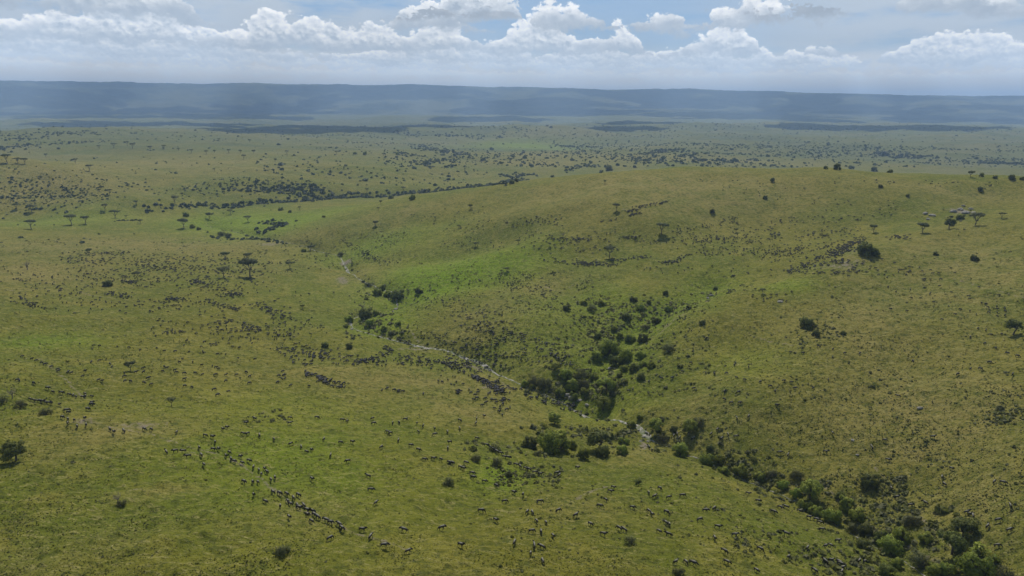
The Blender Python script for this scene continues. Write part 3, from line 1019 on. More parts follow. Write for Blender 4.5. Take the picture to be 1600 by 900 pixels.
def make_round(seed, mat, hratio=0.85, n=3200, trunk_h=0.18, leaf=0.030, dead=False):
    rg = np.random.default_rng(seed)
    V, Q = [], []
    H = hratio
    nst = rg.integers(2, 4) if trunk_h < 0.12 else 1
    fork = np.array([rg.normal(0, 0.03), rg.normal(0, 0.03), H * trunk_h])
    bent_limb(V, Q, (0, 0, -0.06), fork, 0.045, 0.035, 0, rg, 7, 2)
    cs, rs_ = [], []
    m = rg.integers(16, 26)
    for i in range(m):
        a = rg.uniform(0, 2 * math.pi); R_ = 0.38 * math.sqrt(rg.uniform(0.02, 1))
        z = H * rg.uniform(trunk_h + 0.18, 0.84) * (1 - 0.35 * (R_ / 0.33) ** 2 * rg.uniform(0, 1))
        c = np.array([R_ * math.cos(a), R_ * math.sin(a), z])
        bent_limb(V, Q, fork, c, 0.02, 0.006, 0, rg, 5, 3)
        s = rg.uniform(0.07, 0.19)
        cs.append(c); rs_.append([s, s * rg.uniform(0.8, 1.2), s * rg.uniform(0.65, 0.95)])
    # low skirt
    for i in range(int(8 * (1 - trunk_h * 3)) if trunk_h < 0.3 else 0):
        a = rg.uniform(0, 2 * math.pi)
        cs.append([0.33 * math.cos(a), 0.33 * math.sin(a), H * rg.uniform(0.12, 0.3)]); rs_.append([0.14, 0.14, 0.12])
    v, f = leaf_cloud(np.array(cs), np.array(rs_), n, leaf, rg, 0.35)
    trunk = np_mesh('bush_trunk', np.vstack(V), np.vstack(Q), mat_bark, smooth=True)
    crown = np_mesh('bush_crown', v, f, mat)
    return trunk, crown


def make_dead(seed):
    rg = np.random.default_rng(seed)
    V, Q = [], []
    H = 1.0
    fork = np.array([rg.normal(0, 0.05), rg.normal(0, 0.05), H * 0.35])
    bent_limb(V, Q, (0, 0, -0.05), fork, 0.055, 0.04, 0, rg, 6, 3)
    for i in range(7):
        a = i * 0.9 + rg.uniform(-0.3, 0.3)
        tip = np.array([math.cos(a) * rg.uniform(0.25, 0.5), math.sin(a) * rg.uniform(0.25, 0.5), H * rg.uniform(0.6, 1.0)])
        bent_limb(V, Q, fork, tip, 0.028, 0.008, 0.03, rg, 5, 4)
        for j in range(4):
            t0 = fork + (tip - fork) * rg.uniform(0.4, 0.9)
            bent_limb(V, Q, t0, t0 + rg.normal(0, 0.12, 3) + [0, 0, 0.08], 0.012, 0.004, 0, rg, 4, 2)
    return np_mesh('dead_wood', np.vstack(V), np.vstack(Q), mat_deadwood, smooth=True), None


VARS = {
    'acacia': [make_acacia(s, mat_acacia) for s in (1, 2, 3, 4)],
    'open_acacia': [make_acacia(s, mat_acacia, 0.8, 0.5, 0.85) for s in (5, 6, 7)],
    'thin_acacia': [make_acacia(s, mat_grey, 0.42, 0.4, 0.85) for s in (8, 9)],
    'bush': [make_round(s, mat_bush, 0.72, 3600, 0.06) for s in (11, 12, 13, 14)],
    'bright': [make_round(s, mat_bright, 0.62, 3400, 0.05) for s in (15, 16, 17)],
    'dark': [make_round(s, mat_dark, 0.80, 3600, 0.05) for s in (18, 19, 20)],
    'grey': [make_round(s, mat_grey, 0.62, 1250, 0.06, 0.026) for s in (21, 22)],
    'tree': [make_round(s, mat_bush, 1.0, 3800, 0.30) for s in (23, 24, 25)],
    'darktree': [make_round(s, mat_dark, 1.0, 3400, 0.36) for s in (26, 27, 28)],
    'dead': [make_dead(s) for s in (31, 32)],
}
KINDS = {  # kind: (object name, category, adjective phrase, has trunk part)
    'acacia': ('acacia_tree', 'acacia tree', 'flat-topped dark green acacia', True),
    'open_acacia': ('acacia_tree', 'acacia tree', 'domed dark green acacia', True),
    'thin_acacia': ('acacia_tree', 'acacia tree', 'sparse greyish acacia', True),
    'bush': ('bush', 'bush', 'rounded mid-green bush', False),
    'bright': ('bush', 'bush', 'bright green spreading bush', False),
    'dark': ('bush', 'bush', 'dense dark bush', False),
    'grey': ('bush', 'bush', 'dry grey-green bush', False),
    'tree': ('leafy_tree', 'tree', 'full green leafy tree', True),
    'darktree': ('leafy_tree', 'tree', 'dark rounded tree', True),
    'dead': ('dead_tree', 'dead tree', 'bare leafless tree', False),
}
# zone name -> list of (kind, base u, base v, width px[, own label])
A_, O_, T_, B_, G_, D_, Y_, TR, DT, X_ = 'acacia', 'open_acacia', 'thin_acacia', 'bush', 'bright', 'dark', 'grey', 'tree', 'darktree', 'dead'
ZONES = {
    'on the far left ridge crest': [(A_, 12, 254, 17), (A_, 28, 255, 12), (A_, 39, 256, 13), (A_, 72, 246, 7), (A_, 118, 255, 10), (A_, 140, 267, 12)],
    'in the scattered far left row': [(A_, 155, 233, 8), (A_, 178, 231, 11), (A_, 199, 228, 9), (A_, 207, 232, 11), (A_, 235, 235, 9), (A_, 256, 233, 10), (O_, 279, 236, 6), (A_, 299, 239, 9), (A_, 323, 241, 9), (O_, 335, 239, 6), (A_, 358, 239, 9), (O_, 376, 239, 6), (O_, 397, 240, 8), (A_, 381, 249, 10)],
    'on the pale plain above the far left row': [(A_, 283, 216, 6), (A_, 342, 220, 6), (O_, 390, 222, 6), (O_, 335, 267, 5)],
    'across the left middle plain': [(A_, 171, 304, 12), (O_, 156, 299, 5), (O_, 213, 320, 9), (A_, 27, 327, 13), (A_, 49, 331, 15), (A_, 164, 329, 14), (A_, 180, 341, 17), (A_, 197, 341, 7), (O_, 219, 349, 8), (A_, 112, 351, 21), (A_, 133, 350, 17), (A_, 49, 358, 19), (T_, 274, 318, 15)],
    'by the winding stream at middle left': [(O_, 288, 356, 17), (B_, 301, 356, 11), (B_, 311, 359, 9), (O_, 328, 342, 14), (A_, 360, 335, 12), (A_, 388, 347, 16), (B_, 291, 338, 12), (Y_, 347, 368, 14), (Y_, 358, 370, 12)],
    'in the group above the left herd': [(O_, 353, 405, 12), (A_, 388, 409, 15), (A_, 391, 432, 31, 'broad flat-topped acacia with the widest crown, in the group above the left herd'), (T_, 350, 434, 18), (O_, 139, 398, 9)],
    'on the plain left of the distant river': [(A_, 449, 241, 10), (A_, 525, 241, 9), (B_, 555, 241, 9), (B_, 570, 242, 9), (A_, 600, 244, 8), (B_, 621, 242, 8), (O_, 430, 252, 6), (O_, 603, 259, 5)],
    'beside the distant river scrub': [(A_, 573, 301, 10), (A_, 630, 298, 10), (B_, 644, 312, 16), (B_, 611, 311, 12), (B_, 515, 306, 8), (B_, 670, 299, 9)],
    'at the far foot of the big hill': [(O_, 595, 319, 8), (O_, 591, 328, 6), (D_, 439, 329, 11), (D_, 453, 332, 8), (A_, 468, 328, 8), (B_, 506, 340, 7), (O_, 486, 393, 12), (B_, 475, 394, 8), (Y_, 533, 400, 12)],
    'on the left end of the big hill': [(O_, 586, 353, 12), (O_, 735, 327, 11), (A_, 717, 356, 8), (O_, 680, 343, 6), (O_, 743, 385, 8), (A_, 810, 381, 9), (O_, 859, 385, 7), (A_, 792, 425, 10), (D_, 575, 398, 6)],
    'high on the middle of the big hill': [(O_, 945, 287, 7), (A_, 963, 329, 17, 'dark umbrella acacia high on the hill beside a clump of wildebeest'), (A_, 1034, 366, 23, 'wide umbrella acacia standing over its own shadow, highest of the two wide ones mid-hill'), (A_, 952, 403, 21, 'wide umbrella acacia just above the herd strung along the lower hill face'), (D_, 1113, 333, 11), (X_, 880, 371, 9), (D_, 1195, 310, 9), (O_, 1150, 363, 7)],
    'on the big hill skyline left of its top': [(D_, 939, 270, 9), (D_, 952, 267, 15), (D_, 992, 262, 8), (D_, 863, 277, 8), (D_, 800, 287, 12), (D_, 808, 284, 9)],
    'on the big hill skyline right of its top': [(D_, 1064, 254, 8), (D_, 1083, 253, 8), (O_, 1100, 254, 8), (D_, 1290, 264, 8), (D_, 1308, 265, 14), (D_, 1330, 264, 10), (D_, 1366, 268, 12), (D_, 1390, 270, 10)],
    'on the right end of the big hill skyline': [(O_, 1516, 277, 12), (D_, 1533, 276, 8), (D_, 1555, 279, 8), (D_, 1580, 281, 12), (D_, 1597, 281, 8)],
    'on the upper right of the big hill': [(D_, 1206, 284, 10), (D_, 1376, 293, 9), (D_, 1418, 307, 7), (D_, 1532, 299, 10), (O_, 1365, 363, 11), (O_, 1442, 364, 15), (DT, 1483, 358, 20), (T_, 1523, 352, 23), (A_, 1565, 342, 12), (D_, 1500, 343, 14)],
    'on the near right spur': [(D_, 1357, 399, 29, 'big dark bushy tree on the spur beside the dense right herd'), (D_, 1462, 399, 8), (D_, 1523, 407, 11), (A_, 1192, 459, 9), (D_, 1262, 513, 24, 'dark ragged thicket in the middle of the right slope'), (D_, 1275, 525, 13), (D_, 1318, 523, 9), (DT, 1583, 523, 23, 'rounded tree with round shadow at the right edge of the slope')],
    'scattered on the left slope': [(DT, 25, 719, 31, 'large dark rounded tree with round shadow at the lower left edge'), (O_, 204, 580, 15), (T_, 268, 635, 13), (D_, 168, 447, 14), (A_, 216, 437, 14), (A_, 453, 420, 14), (A_, 473, 483, 9), (D_, 508, 542, 12), (D_, 546, 544, 12), (X_, 43, 421, 11), (X_, 19, 623, 13)],
    'on the lower left grass': [(Y_, 32, 637, 17), (Y_, 72, 649, 18), (Y_, 3, 630, 18), (Y_, 443, 866, 25, 'grey wispy bush alone on grass at the bottom left'), (X_, 184, 786, 14, 'small bare stub beside a pale straw patch'), (Y_, 190, 790, 14), (Y_, 700, 757, 22)],
    'in the bend of the stream left of centre': [(D_, 655, 458, 14), (D_, 621, 468, 22), (B_, 606, 463, 14), (B_, 590, 461, 16), (D_, 597, 453, 12), (Y_, 576, 448, 14), (B_, 545, 503, 14), (B_, 541, 512, 10), (D_, 571, 497, 22), (B_, 588, 492, 12), (G_, 578, 507, 14), (B_, 600, 517, 12), (Y_, 610, 524, 14), (B_, 622, 508, 10), (X_, 567, 485, 12)],
    'in the upper part of the wooded side gully': [(D_, 885, 485, 15), (B_, 912, 476, 12), (B_, 940, 476, 12), (D_, 978, 499, 16), (D_, 1025, 506, 15), (D_, 990, 471, 13), (B_, 1000, 484, 15), (D_, 1014, 475, 9), (D_, 1040, 461, 10), (B_, 1045, 485, 13), (D_, 1076, 483, 9), (D_, 1118, 453, 8), (D_, 1097, 507, 10), (Y_, 1010, 515, 17), (B_, 960, 517, 12), (Y_, 925, 485, 18)],
    'in the middle of the wooded side gully': [(D_, 934, 528, 14), (B_, 985, 534, 20), (D_, 1003, 534, 18), (B_, 968, 528, 13), (B_, 952, 553, 34), (B_, 934, 562, 20), (B_, 978, 562, 26), (D_, 962, 570, 22), (B_, 1000, 560, 18), (Y_, 1045, 550, 24), (B_, 1018, 574, 14), (D_, 990, 580, 18), (B_, 975, 580, 17), (TR, 867, 578, 15), (G_, 1005, 572, 14)],
    'at the foot of the wooded side gully': [(Y_, 908, 590, 26), (B_, 893, 608, 22), (Y_, 912, 604, 22), (B_, 884, 590, 22), (B_, 914, 616, 15), (B_, 876, 618, 18), (G_, 928, 592, 16), (TR, 947, 613, 29, 'bright full tree over a round black shadow at the foot of the side gully'), (TR, 942, 640, 24, 'bright tree beside the stream, nearest tree of the side gully'), (D_, 968, 590, 12), (D_, 1001, 593, 14), (Y_, 850, 604, 26), (B_, 832, 608, 12), (B_, 820, 604, 14), (Y_, 835, 600, 24), (G_, 897, 622, 16)],
    'in the large clump left of the stream ford': [(TR, 867, 663, 24, 'small leafy tree standing just above the large bush clump'), (D_, 826, 699, 26), (B_, 866, 704, 50, 'widest rounded bush in the large clump left of the stream ford'), (DT, 935, 704, 42, 'tallest dark tree in the large clump left of the stream ford'), (B_, 911, 714, 22), (D_, 942, 712, 24), (B_, 972, 708, 20), (B_, 892, 700, 20), (G_, 975, 694, 18), (Y_, 840, 712, 16), (B_, 848, 690, 20)],
    'beside the stream ford': [(B_, 986, 668, 16), (TR, 1026, 674, 24), (TR, 1076, 676, 24), (D_, 1052, 674, 13), (Y_, 1090, 664, 22), (Y_, 1035, 690, 20), (B_, 1000, 655, 12)],
    'along the stream below the ford': [(B_, 1062, 711, 28), (D_, 1109, 702, 12), (G_, 1102, 724, 24), (B_, 1122, 722, 18), (B_, 1130, 740, 18), (B_, 1158, 742, 22), (B_, 1186, 750, 18), (Y_, 1205, 745, 20), (G_, 1222, 762, 18), (Y_, 1245, 748, 24)],
    'in the lower stream thicket': [(TR, 1266, 778, 30), (G_, 1243, 775, 18), (G_, 1256, 793, 22), (B_, 1272, 805, 20), (G_, 1298, 812, 28), (D_, 1312, 780, 14), (B_, 1322, 795, 22), (B_, 1340, 812, 24), (D_, 1350, 833, 22), (D_, 1376, 840, 18), (D_, 1348, 857, 22), (Y_, 1330, 830, 20)],
    'in the thicket at the bottom right corner': [(G_, 1392, 862, 34), (D_, 1372, 848, 14), (Y_, 1436, 885, 32), (G_, 1410, 845, 26), (G_, 1530, 892, 52), (D_, 1385, 898, 24), (B_, 1460, 898, 22), (B_, 1400, 885, 20), (B_, 1480, 895, 20), (Y_, 1570, 905, 26), (B_, 1448, 847, 20), (Y_, 1425, 820, 26)],
    'on the lower right slope': [(D_, 1357, 759, 28, 'dense dark round bush alone on the lower right slope'), (DT, 1503, 843, 34, 'dark rounded tree casting a black shadow, the upper of two at the bottom right'), (DT, 1487, 866, 36, 'dark rounded tree casting a black shadow, the lower of two at the bottom right')],
    'on the lower central slope': [(DT, 997, 760, 13), (Y_, 985, 850, 20), (Y_, 773, 704, 20), (Y_, 745, 720, 20), (Y_, 795, 744, 16), (D_, 795, 745, 10), (Y_, 775, 728, 22), (Y_, 1060, 898, 20)],
}
ORD = ['leftmost', 'second from the left', 'third from the left', 'fourth from the left', 'fifth from the left', 'sixth from the left', 'seventh from the left', 'eighth from the left', 'ninth from the left', 'tenth from the left'] + [w_ + ' from the left' for w_ in 'eleventh twelfth thirteenth fourteenth fifteenth sixteenth seventeenth eighteenth nineteenth twentieth twenty-first twenty-second twenty-third twenty-fourth twenty-fifth twenty-sixth twenty-seventh twenty-eighth twenty-ninth thirtieth thirty-first thirty-second thirty-third thirty-fourth thirty-fifth thirty-sixth thirty-seventh thirty-eighth thirty-ninth fortieth'.split()]
SING = {'acacia_tree': 'acacia', 'bush': 'bush', 'leafy_tree': 'tree', 'dead_tree': 'tree'}


def ordinal(i, n):
    if n == 1:
        return 'only'
    if i == 0:
        return 'leftmost'
    if i == n - 1:
        return 'rightmost'
    return ORD[i]


tree_rng = np.random.default_rng(5)
for zone, items in ZONES.items():
    us = np.array([it[1] for it in items], float); vs = np.array([it[2] for it in items], float)
    w, t, ok = place(us, np.minimum(vs, 1000))
    by_kind = {}
    for i, it in enumerate(items):
        if len(it) < 5:
            by_kind.setdefault(it[0], []).append(i)
    labels = {}
    for kd, ids in by_kind.items():
        ids.sort(key=lambda i: items[i][1])
        for j, i in enumerate(ids):
            ph = KINDS[kd][2]
            labels[i] = (f"{ph} {zone}" if len(ids) == 1 else f"{ph} {zone}, {ordinal(j, len(ids))}")
    for i, it in enumerate(items):
        if not ok[i]:
            continue
        kd, u, v, wpx = it[:4]
        width = wpx * t[i] / F * (1.0 if kd in ('acacia', 'open_acacia', 'tree', 'darktree', 'thin_acacia') else 1.04) * (0.78 if v < 360 else 1.0)
        nm, cat, ph, has = KINDS[kd]
        tr_me, cr_me = VARS[kd][tree_rng.integers(len(VARS[kd]))]
        x, y = w[i]
        # smaller trees of the same kind stand taller for their width
        rz = tree_rng.uniform(0, 6.28)
        sz = tree_rng.uniform(0.9, 1.12)
        z = gh(x, y) - 0.02 * width
        if kd == 'dead':
            o = bpy.data.objects.new(nm, tr_me)
        else:
            o = bpy.data.objects.new(nm, None)
        o.location = (x, y, z); o.rotation_euler = (0, 0, rz); o.scale = (width, width, width * sz)
        link(o)
        tag(o, it[4] if len(it) > 4 else labels[i], cat, 'trees and bushes ' + zone)
        if kd != 'dead':
            link(bpy.data.objects.new('trunk', tr_me), o)
            link(bpy.data.objects.new('crown', cr_me), o)


# far scrub and plain dots: merged low clumps (nobody could count them)
def scatter_clumps(name, pts, sizes, mat, tris=26, label=None, cat=None, flat=0.7, leaf=0.30):
    n = len(pts)
    rg = np.random.default_rng(99)
    z = ground_h(pts[:, 0], pts[:, 1])
    k = np.repeat(np.arange(n), tris)
    m = len(k)
    d = rg.normal(size=(m, 3)); d[:, 2] = np.abs(d[:, 2]); d /= np.linalg.norm(d, axis=1, keepdims=True)
    s = sizes[k][:, None]
    c = np.column_stack([pts[k], z[k]]) + d * s * 0.5 * np.array([1, 1, flat * 1.3]) * rg.uniform(0.5, 1.1, m)[:, None]
    nrm = d + rg.normal(0, 0.5, (m, 3)); nrm /= np.linalg.norm(nrm, axis=1, keepdims=True)
    a = np.cross(nrm, rg.normal(size=(m, 3))); a /= np.linalg.norm(a, axis=1, keepdims=True)
    b = np.cross(nrm, a)
    q = s * leaf * rg.uniform(0.6, 1.3, m)[:, None]
    v = np.stack([c - a * q, c + b * q, c + a * q, c - b * q], 1).reshape(-1, 3)
    me = np_mesh(name, v, np.arange(m * 4).reshape(-1, 4), mat)
    o = link(bpy.data.objects.new(name, me))
    tag(o, label, cat, kind='stuff')


def along(line, n, spread):
    i = rng.integers(0, len(line) - 1, n); f = rng.uniform(0, 1, n)[:, None]
    p = line[i] * (1 - f) + line[i + 1] * f
    return p + rng.normal(0, 1, (n, 2)) * spread


def px_pts(u0, u1, v0, v1, n, power=1.0):
    u = rng.uniform(u0, u1, n); v = v0 + (v1 - v0) * rng.uniform(0, 1, n) ** power
    w, t, ok = place(u, v)
    return w[ok], t[ok]


# dark scrub following the distant river and its folds
P_, S_ = [], []
for ln_px, n, spread, size in [([(0, 232), (60, 226), (150, 222)], 90, 22, 4.5), ([(0, 212), (70, 208), (160, 206)], 120, 50, 5.5), ([(430, 212), (520, 210), (620, 216)], 110, 45, 5), ([(540, 222), (640, 226), (700, 224)], 90, 26, 5), ([(860, 212), (1000, 214), (1150, 210)], 170, 60, 6), ([(1000, 226), (1150, 228), (1300, 226)], 170, 40, 5.5), ([(1250, 236), (1400, 232), (1600, 236)], 200, 40, 5.5), ([(1100, 200), (1300, 202), (1500, 200)], 160, 110, 8), ([(600, 196), (750, 198), (900, 196)], 130, 110, 8), ([(100, 196), (300, 194), (500, 196)], 120, 110, 8), ([(0, 290), (60, 300), (150, 312)], 150, 20, 2.6), ([(300, 300), (400, 292), (500, 298)], 240, 22, 3.0), ([(20, 305), (100, 308), (160, 318)], 90, 12, 2.4), ([(980, 250), (1080, 244), (1180, 240)], 120, 26, 5.5), ([(1330, 250), (1430, 254), (1560, 250)], 120, 26, 5.5),
    (RIVER_PX[2:10], 520, 9, 5.0), ([(235, 327), (285, 325), (330, 320)], 60, 7, 4.5), ([(378, 300), (430, 297), (470, 300), (505, 305)], 170, 16, 4.5), ([(330, 370), (400, 372), (450, 378)], 40, 5, 3.5),
    ([(420, 345), (440, 352), (400, 362)], 60, 7, 4.0), ([(660, 228), (690, 236), (720, 244), (750, 246)], 160, 26, 7), ([(700, 246), (660, 256), (655, 262)], 60, 16, 6), ([(600, 205), (700, 212), (800, 212)], 120, 60, 9),
    ([(870, 226), (900, 231), (935, 230)], 60, 14, 8), ([(1005, 240), (1035, 238), (1060, 234)], 60, 20, 8), ([(1060, 246), (1130, 252), (1200, 250)], 60, 30, 8), ([(1380, 240), (1410, 246), (1460, 246)], 90, 35, 9), ([(1540, 255), (1580, 256), (1620, 258)], 90, 25, 9),
    ([(780, 272), (800, 276), (830, 272)], 60, 8, 5), ([(790, 284), (812, 278)], 30, 6, 5), ([(0, 240), (30, 222), (60, 214)], 60, 30, 6), ([(680, 295), (740, 292), (790, 288)], 80, 8, 4.5), ([(190, 290), (220, 300), (250, 305)], 30, 20, 3),
    ([(620, 238), (640, 244), (655, 243)], 40, 14, 6), ([(880, 268), (900, 262), (930, 258)], 30, 10, 6), ([(330, 205), (400, 203), (440, 205)], 40, 40, 7), ([(180, 345), (200, 344), (218, 343)], 24, 2.5, 2.6), ([(430, 296), (500, 303)], 60, 12, 4)]:
    ln = px_line(ln_px)
    P_.append(along(ln, n, spread)); S_.append(np.full(n, size) * rng.uniform(0.5, 1.3, n))
P_ = np.vstack(P_); S_ = np.concatenate(S_)
scatter_clumps('river_scrub', P_, S_, mat_far, 26, 'dark scrub lining the distant river and its side folds', 'scrub')

# countless dots of bush on the far plain
P_, S_ = [], []
for (u0, u1, v0, v1, n, s) in [(700, 1700, 196, 262, 2600, 4.4), (900, 1700, 222, 262, 1600, 4.4), (-100, 700, 196, 236, 600, 4.0), (400, 820, 225, 290, 500, 3.6), (-100, 420, 245, 330, 300, 2.4), (600, 1000, 225, 262, 420, 4.4), (-50, 450, 300, 380, 260, 2.0), (600, 1700, 188, 206, 900, 6.5), (-100, 600, 186, 200, 400, 6)]:
    w, t = px_pts(u0, u1, v0, v1, n)
    # only on the plain, not on the hill crest in front of it
    keep = (t > 1150) | (u1 < 500) | (v0 < 300) & (t > 950)
    P_.append(w[keep]); S_.append(s * rng.lognormal(0, 0.4, keep.sum()))
P_ = np.vstack(P_); S_ = np.concatenate(S_)
nz = fbm(P_[:, 0], P_[:, 1] * 0.8, 420, 4, 91)
keep = (nz > 0.02) | (rng.uniform(0, 1, len(nz)) < 0.18)
scatter_clumps('plain_bushes', P_[keep], S_[keep], mat_far, 20, 'countless small dark bushes dotting the far plain', 'bushland')

# low shrubs and tussocks of the near slopes
ROUGH = [(1540, 1600, 640, 665, 90, 1.3), (1370, 1420, 745, 775, 90, 1.1), (560, 640, 440, 470, 160, 1.6), (540, 640, 490, 530, 260, 1.5), (820, 990, 590, 625, 260, 1.8), (1280, 1520, 780, 900, 520, 1.5), (1180, 1300, 740, 800, 220, 1.5), (800, 990, 665, 715, 330, 1.6), (1030, 1180, 690, 750, 160, 1.5), (440, 540, 385, 400, 90, 1.6), (1020, 1140, 655, 730, 160, 1.5), (880, 1080, 462, 615, 620, 1.5), (720, 800, 690, 730, 120, 1.3), (450, 760, 350, 420, 900, .9), (640, 960, 420, 580, 2600, .9), (860, 1120, 460, 620, 1300, 1.0), (1100, 1600, 440, 800, 1700, .75), (1150, 1500, 740, 900, 700, .8), (760, 880, 690, 760, 260, 1.0), (780, 1200, 740, 900, 420, .6),
         (0, 160, 265, 320, 420, 1.7), (0, 420, 372, 400, 520, 1.1), (0, 300, 400, 470, 350, .8), (780, 870, 425, 448, 260, 1.0), (380, 450, 640, 660, 50, .8), (560, 640, 360, 400, 200, 1.1), (1400, 1600, 640, 760, 260, .7), (730, 800, 700, 780, 120, .9),
         (560, 630, 440, 530, 260, .9), (1240, 1320, 480, 540, 120, 1.1), (960, 1140, 640, 720, 200, .9), (0, 800, 560, 900, 260, .5), (1420, 1600, 330, 420, 160, .9), (1450, 1530, 325, 350, 60, 1.5)]
P_, S_ = [], []
for (u0, u1, v0, v1, n, s) in ROUGH:
    w, t = px_pts(u0, u1, v0, v1, n)
    P_.append(w); S_.append(s * rng.lognormal(0, 0.35, len(w)))
for ln, n, spread, s in ((stream_w, 520, 5.0, 1.2), (gully_w, 380, 12, 1.2), (upper_w, 90, 6, 0.9)):
    P_.append(along(ln, n, spread)); S_.append(s * rng.lognormal(0, 0.4, n))
P_ = np.vstack(P_); S_ = np.concatenate(S_)
nz = fbm(P_[:, 0], P_[:, 1], 20, 3, 93)
keep = (nz > 0.10) | (rng.uniform(0, 1, len(nz)) < 0.16)
P_, S_ = P_[keep], S_[keep]
half = rng.uniform(0, 1, len(P_)) < 0.5
scatter_clumps('low_shrubs', P_[half], S_[half], mat_shrub, 22, 'countless low green shrubs and tussocks over the slopes', 'shrubs')
scatter_clumps('dry_tussocks', P_[~half], S_[~half] * 0.9, mat_tuss, 18, 'countless dry grey-green tussocks over the slopes', 'tussocks')


def grass_stuff():
    n = 130000
    # denser near the camera
    u = rng.uniform(-150, 1750, n); v = 950 - 560 * rng.uniform(0, 1, n) ** 1.5
    w, t, ok = place(u, v)
    w, t = w[ok], t[ok]
    n = len(w)
    # small tufts: three crossed blades fans
    z = ground_h(w[:, 0], w[:, 1])
    at = attrs_at(w[:, 0], w[:, 1])
    nz = fbm(w[:, 0], w[:, 1], 9, 3, 101)
    hgt = rng.uniform(0.10, 0.30, n) * (1 + 0.5 * nz) * np.clip(t / 260, 0.8, 1.6)
    wid = hgt * rng.uniform(0.5, 1.0, n)
    pal = np.array([(0.098, 0.116, 0.015), (0.14, 0.136, 0.022), (0.23, 0.20, 0.07), (0.050, 0.066, 0.012), (0.33, 0.29, 0.13)])
    prob = np.array([0.36, 0.24, 0.14, 0.22, 0.04])
    ci = rng.choice(5, n, p=prob)
    swap = (rng.uniform(0, 1, n) < at['dry'] * 0.45)
    ci[swap] = 2
    swap = (rng.uniform(0, 1, n) < at['lush'] * 0.6)
    ci[swap] = 0
    colr = pal[ci] * rng.uniform(0.8, 1.2, (n, 1))
    keep = rng.uniform(0, 1, n) > at['bare'] * 0.9
    w, t, z, hgt, wid, colr = w[keep], t[keep], z[keep], hgt[keep], wid[keep], colr[keep]
    n = len(w)
    c = np.column_stack([w, z - 0.03])
    Vs = []
    for k in range(3):
        a = rng.uniform(0, math.pi, n)
        dx = np.stack([np.cos(a), np.sin(a), np.zeros(n)], 1) * wid[:, None]
        tip = c + np.column_stack([rng.normal(0, 0.5, n) * hgt, rng.normal(0, 0.5, n) * hgt, hgt])
        Vs.append(np.stack([c - dx, c + dx, tip], 1))
    V = np.stack(Vs, 1).reshape(-1, 3)
    colv = np.repeat(colr, 9, axis=0)
    me = np_mesh('grass', V, np.arange(len(V)).reshape(-1, 3), mat_grass, colors=colv)
    o = link(bpy.data.objects.new('grass', me))
    tag(o, 'short tufted green and straw grass covering the slopes', 'grass', kind='stuff')


grass_stuff()


# ------------------------------------------------------------------ rocks
def make_rock(seed):
    bm = bmesh.new()
    bmesh.ops.create_icosphere(bm, subdivisions=3, radius=0.5)
    rg = np.random.default_rng(seed)
    off = rg.uniform(0, 50, 3)
    co = np.array([v.co[:] for v in bm.verts])
    n = vnoise(co[:, 0] * 2.2 + off[0], co[:, 1] * 2.2 + co[:, 2] * 1.7 + off[1], seed) + 0.5 * vnoise(co[:, 0] * 5 + off[2], co[:, 2] * 5 - co[:, 1] * 3, seed + 3)
    for v, q in zip(bm.verts, n):
        v.co = v.co * (1 + 0.55 * q)
        v.co.z *= 0.6
    me = bpy.data.meshes.new('boulder')
    bm.to_mesh(me); bm.free()
    me.materials.append(mat_rock)
    return me


rock_me = [make_rock(s) for s in (1, 2, 3)]
ROCKS = {
    'in the outcrop on the upper right hill': [(1490, 331, 9), (1500, 328, 8), (1509, 333, 10), (1517, 327, 7), (1446, 334, 7), (1456, 337, 8), (1450, 343, 7), (1505, 322, 5), (1521, 333, 8)],
    'lying alone on the right slope': [(1438, 638, 8)],
    'above the lone dark round bush': [(1340, 711, 5), (1332, 688, 5)],
    'at the head of the side gully': [(1112, 462, 7), (1106, 466, 5), (1219, 472, 8)],
    'in the bed of the stream bend': [(547, 508, 5), (549, 515, 6), (618, 483, 6), (614, 487, 5), (545, 500, 5)],
    'in the stream ford': [(1006, 683, 6), (1012, 690, 5), (1001, 690, 5), (1010, 676, 6), (998, 672, 4)],
    'at the foot of the side gully': [(886, 618, 12), (893, 622, 12), (905, 626, 8), (917, 633, 8), (953, 576, 7)],
}
for zone, items in ROCKS.items():
    w, t, ok = place([i[0] for i in items], [i[1] for i in items])
    order = sorted(range(len(items)), key=lambda i: items[i][0])
    for i, it in enumerate(items):
        o = bpy.data.objects.new('boulder', rock_me[i % 3])
        s = it[2] * t[i] / F
        o.location = (w[i][0], w[i][1], gh(*w[i]) + 0.08 * s)
        o.scale = (s, s * 0.8, s * 0.75); o.rotation_euler = (0, 0, i * 1.7)
        link(o)
        n = order.index(i)
        lab = f"pale grey boulder {zone}" + ('' if len(items) == 1 else ', ' + ordinal(n, len(items)))
        tag(o, lab, 'boulder', 'pale boulders')


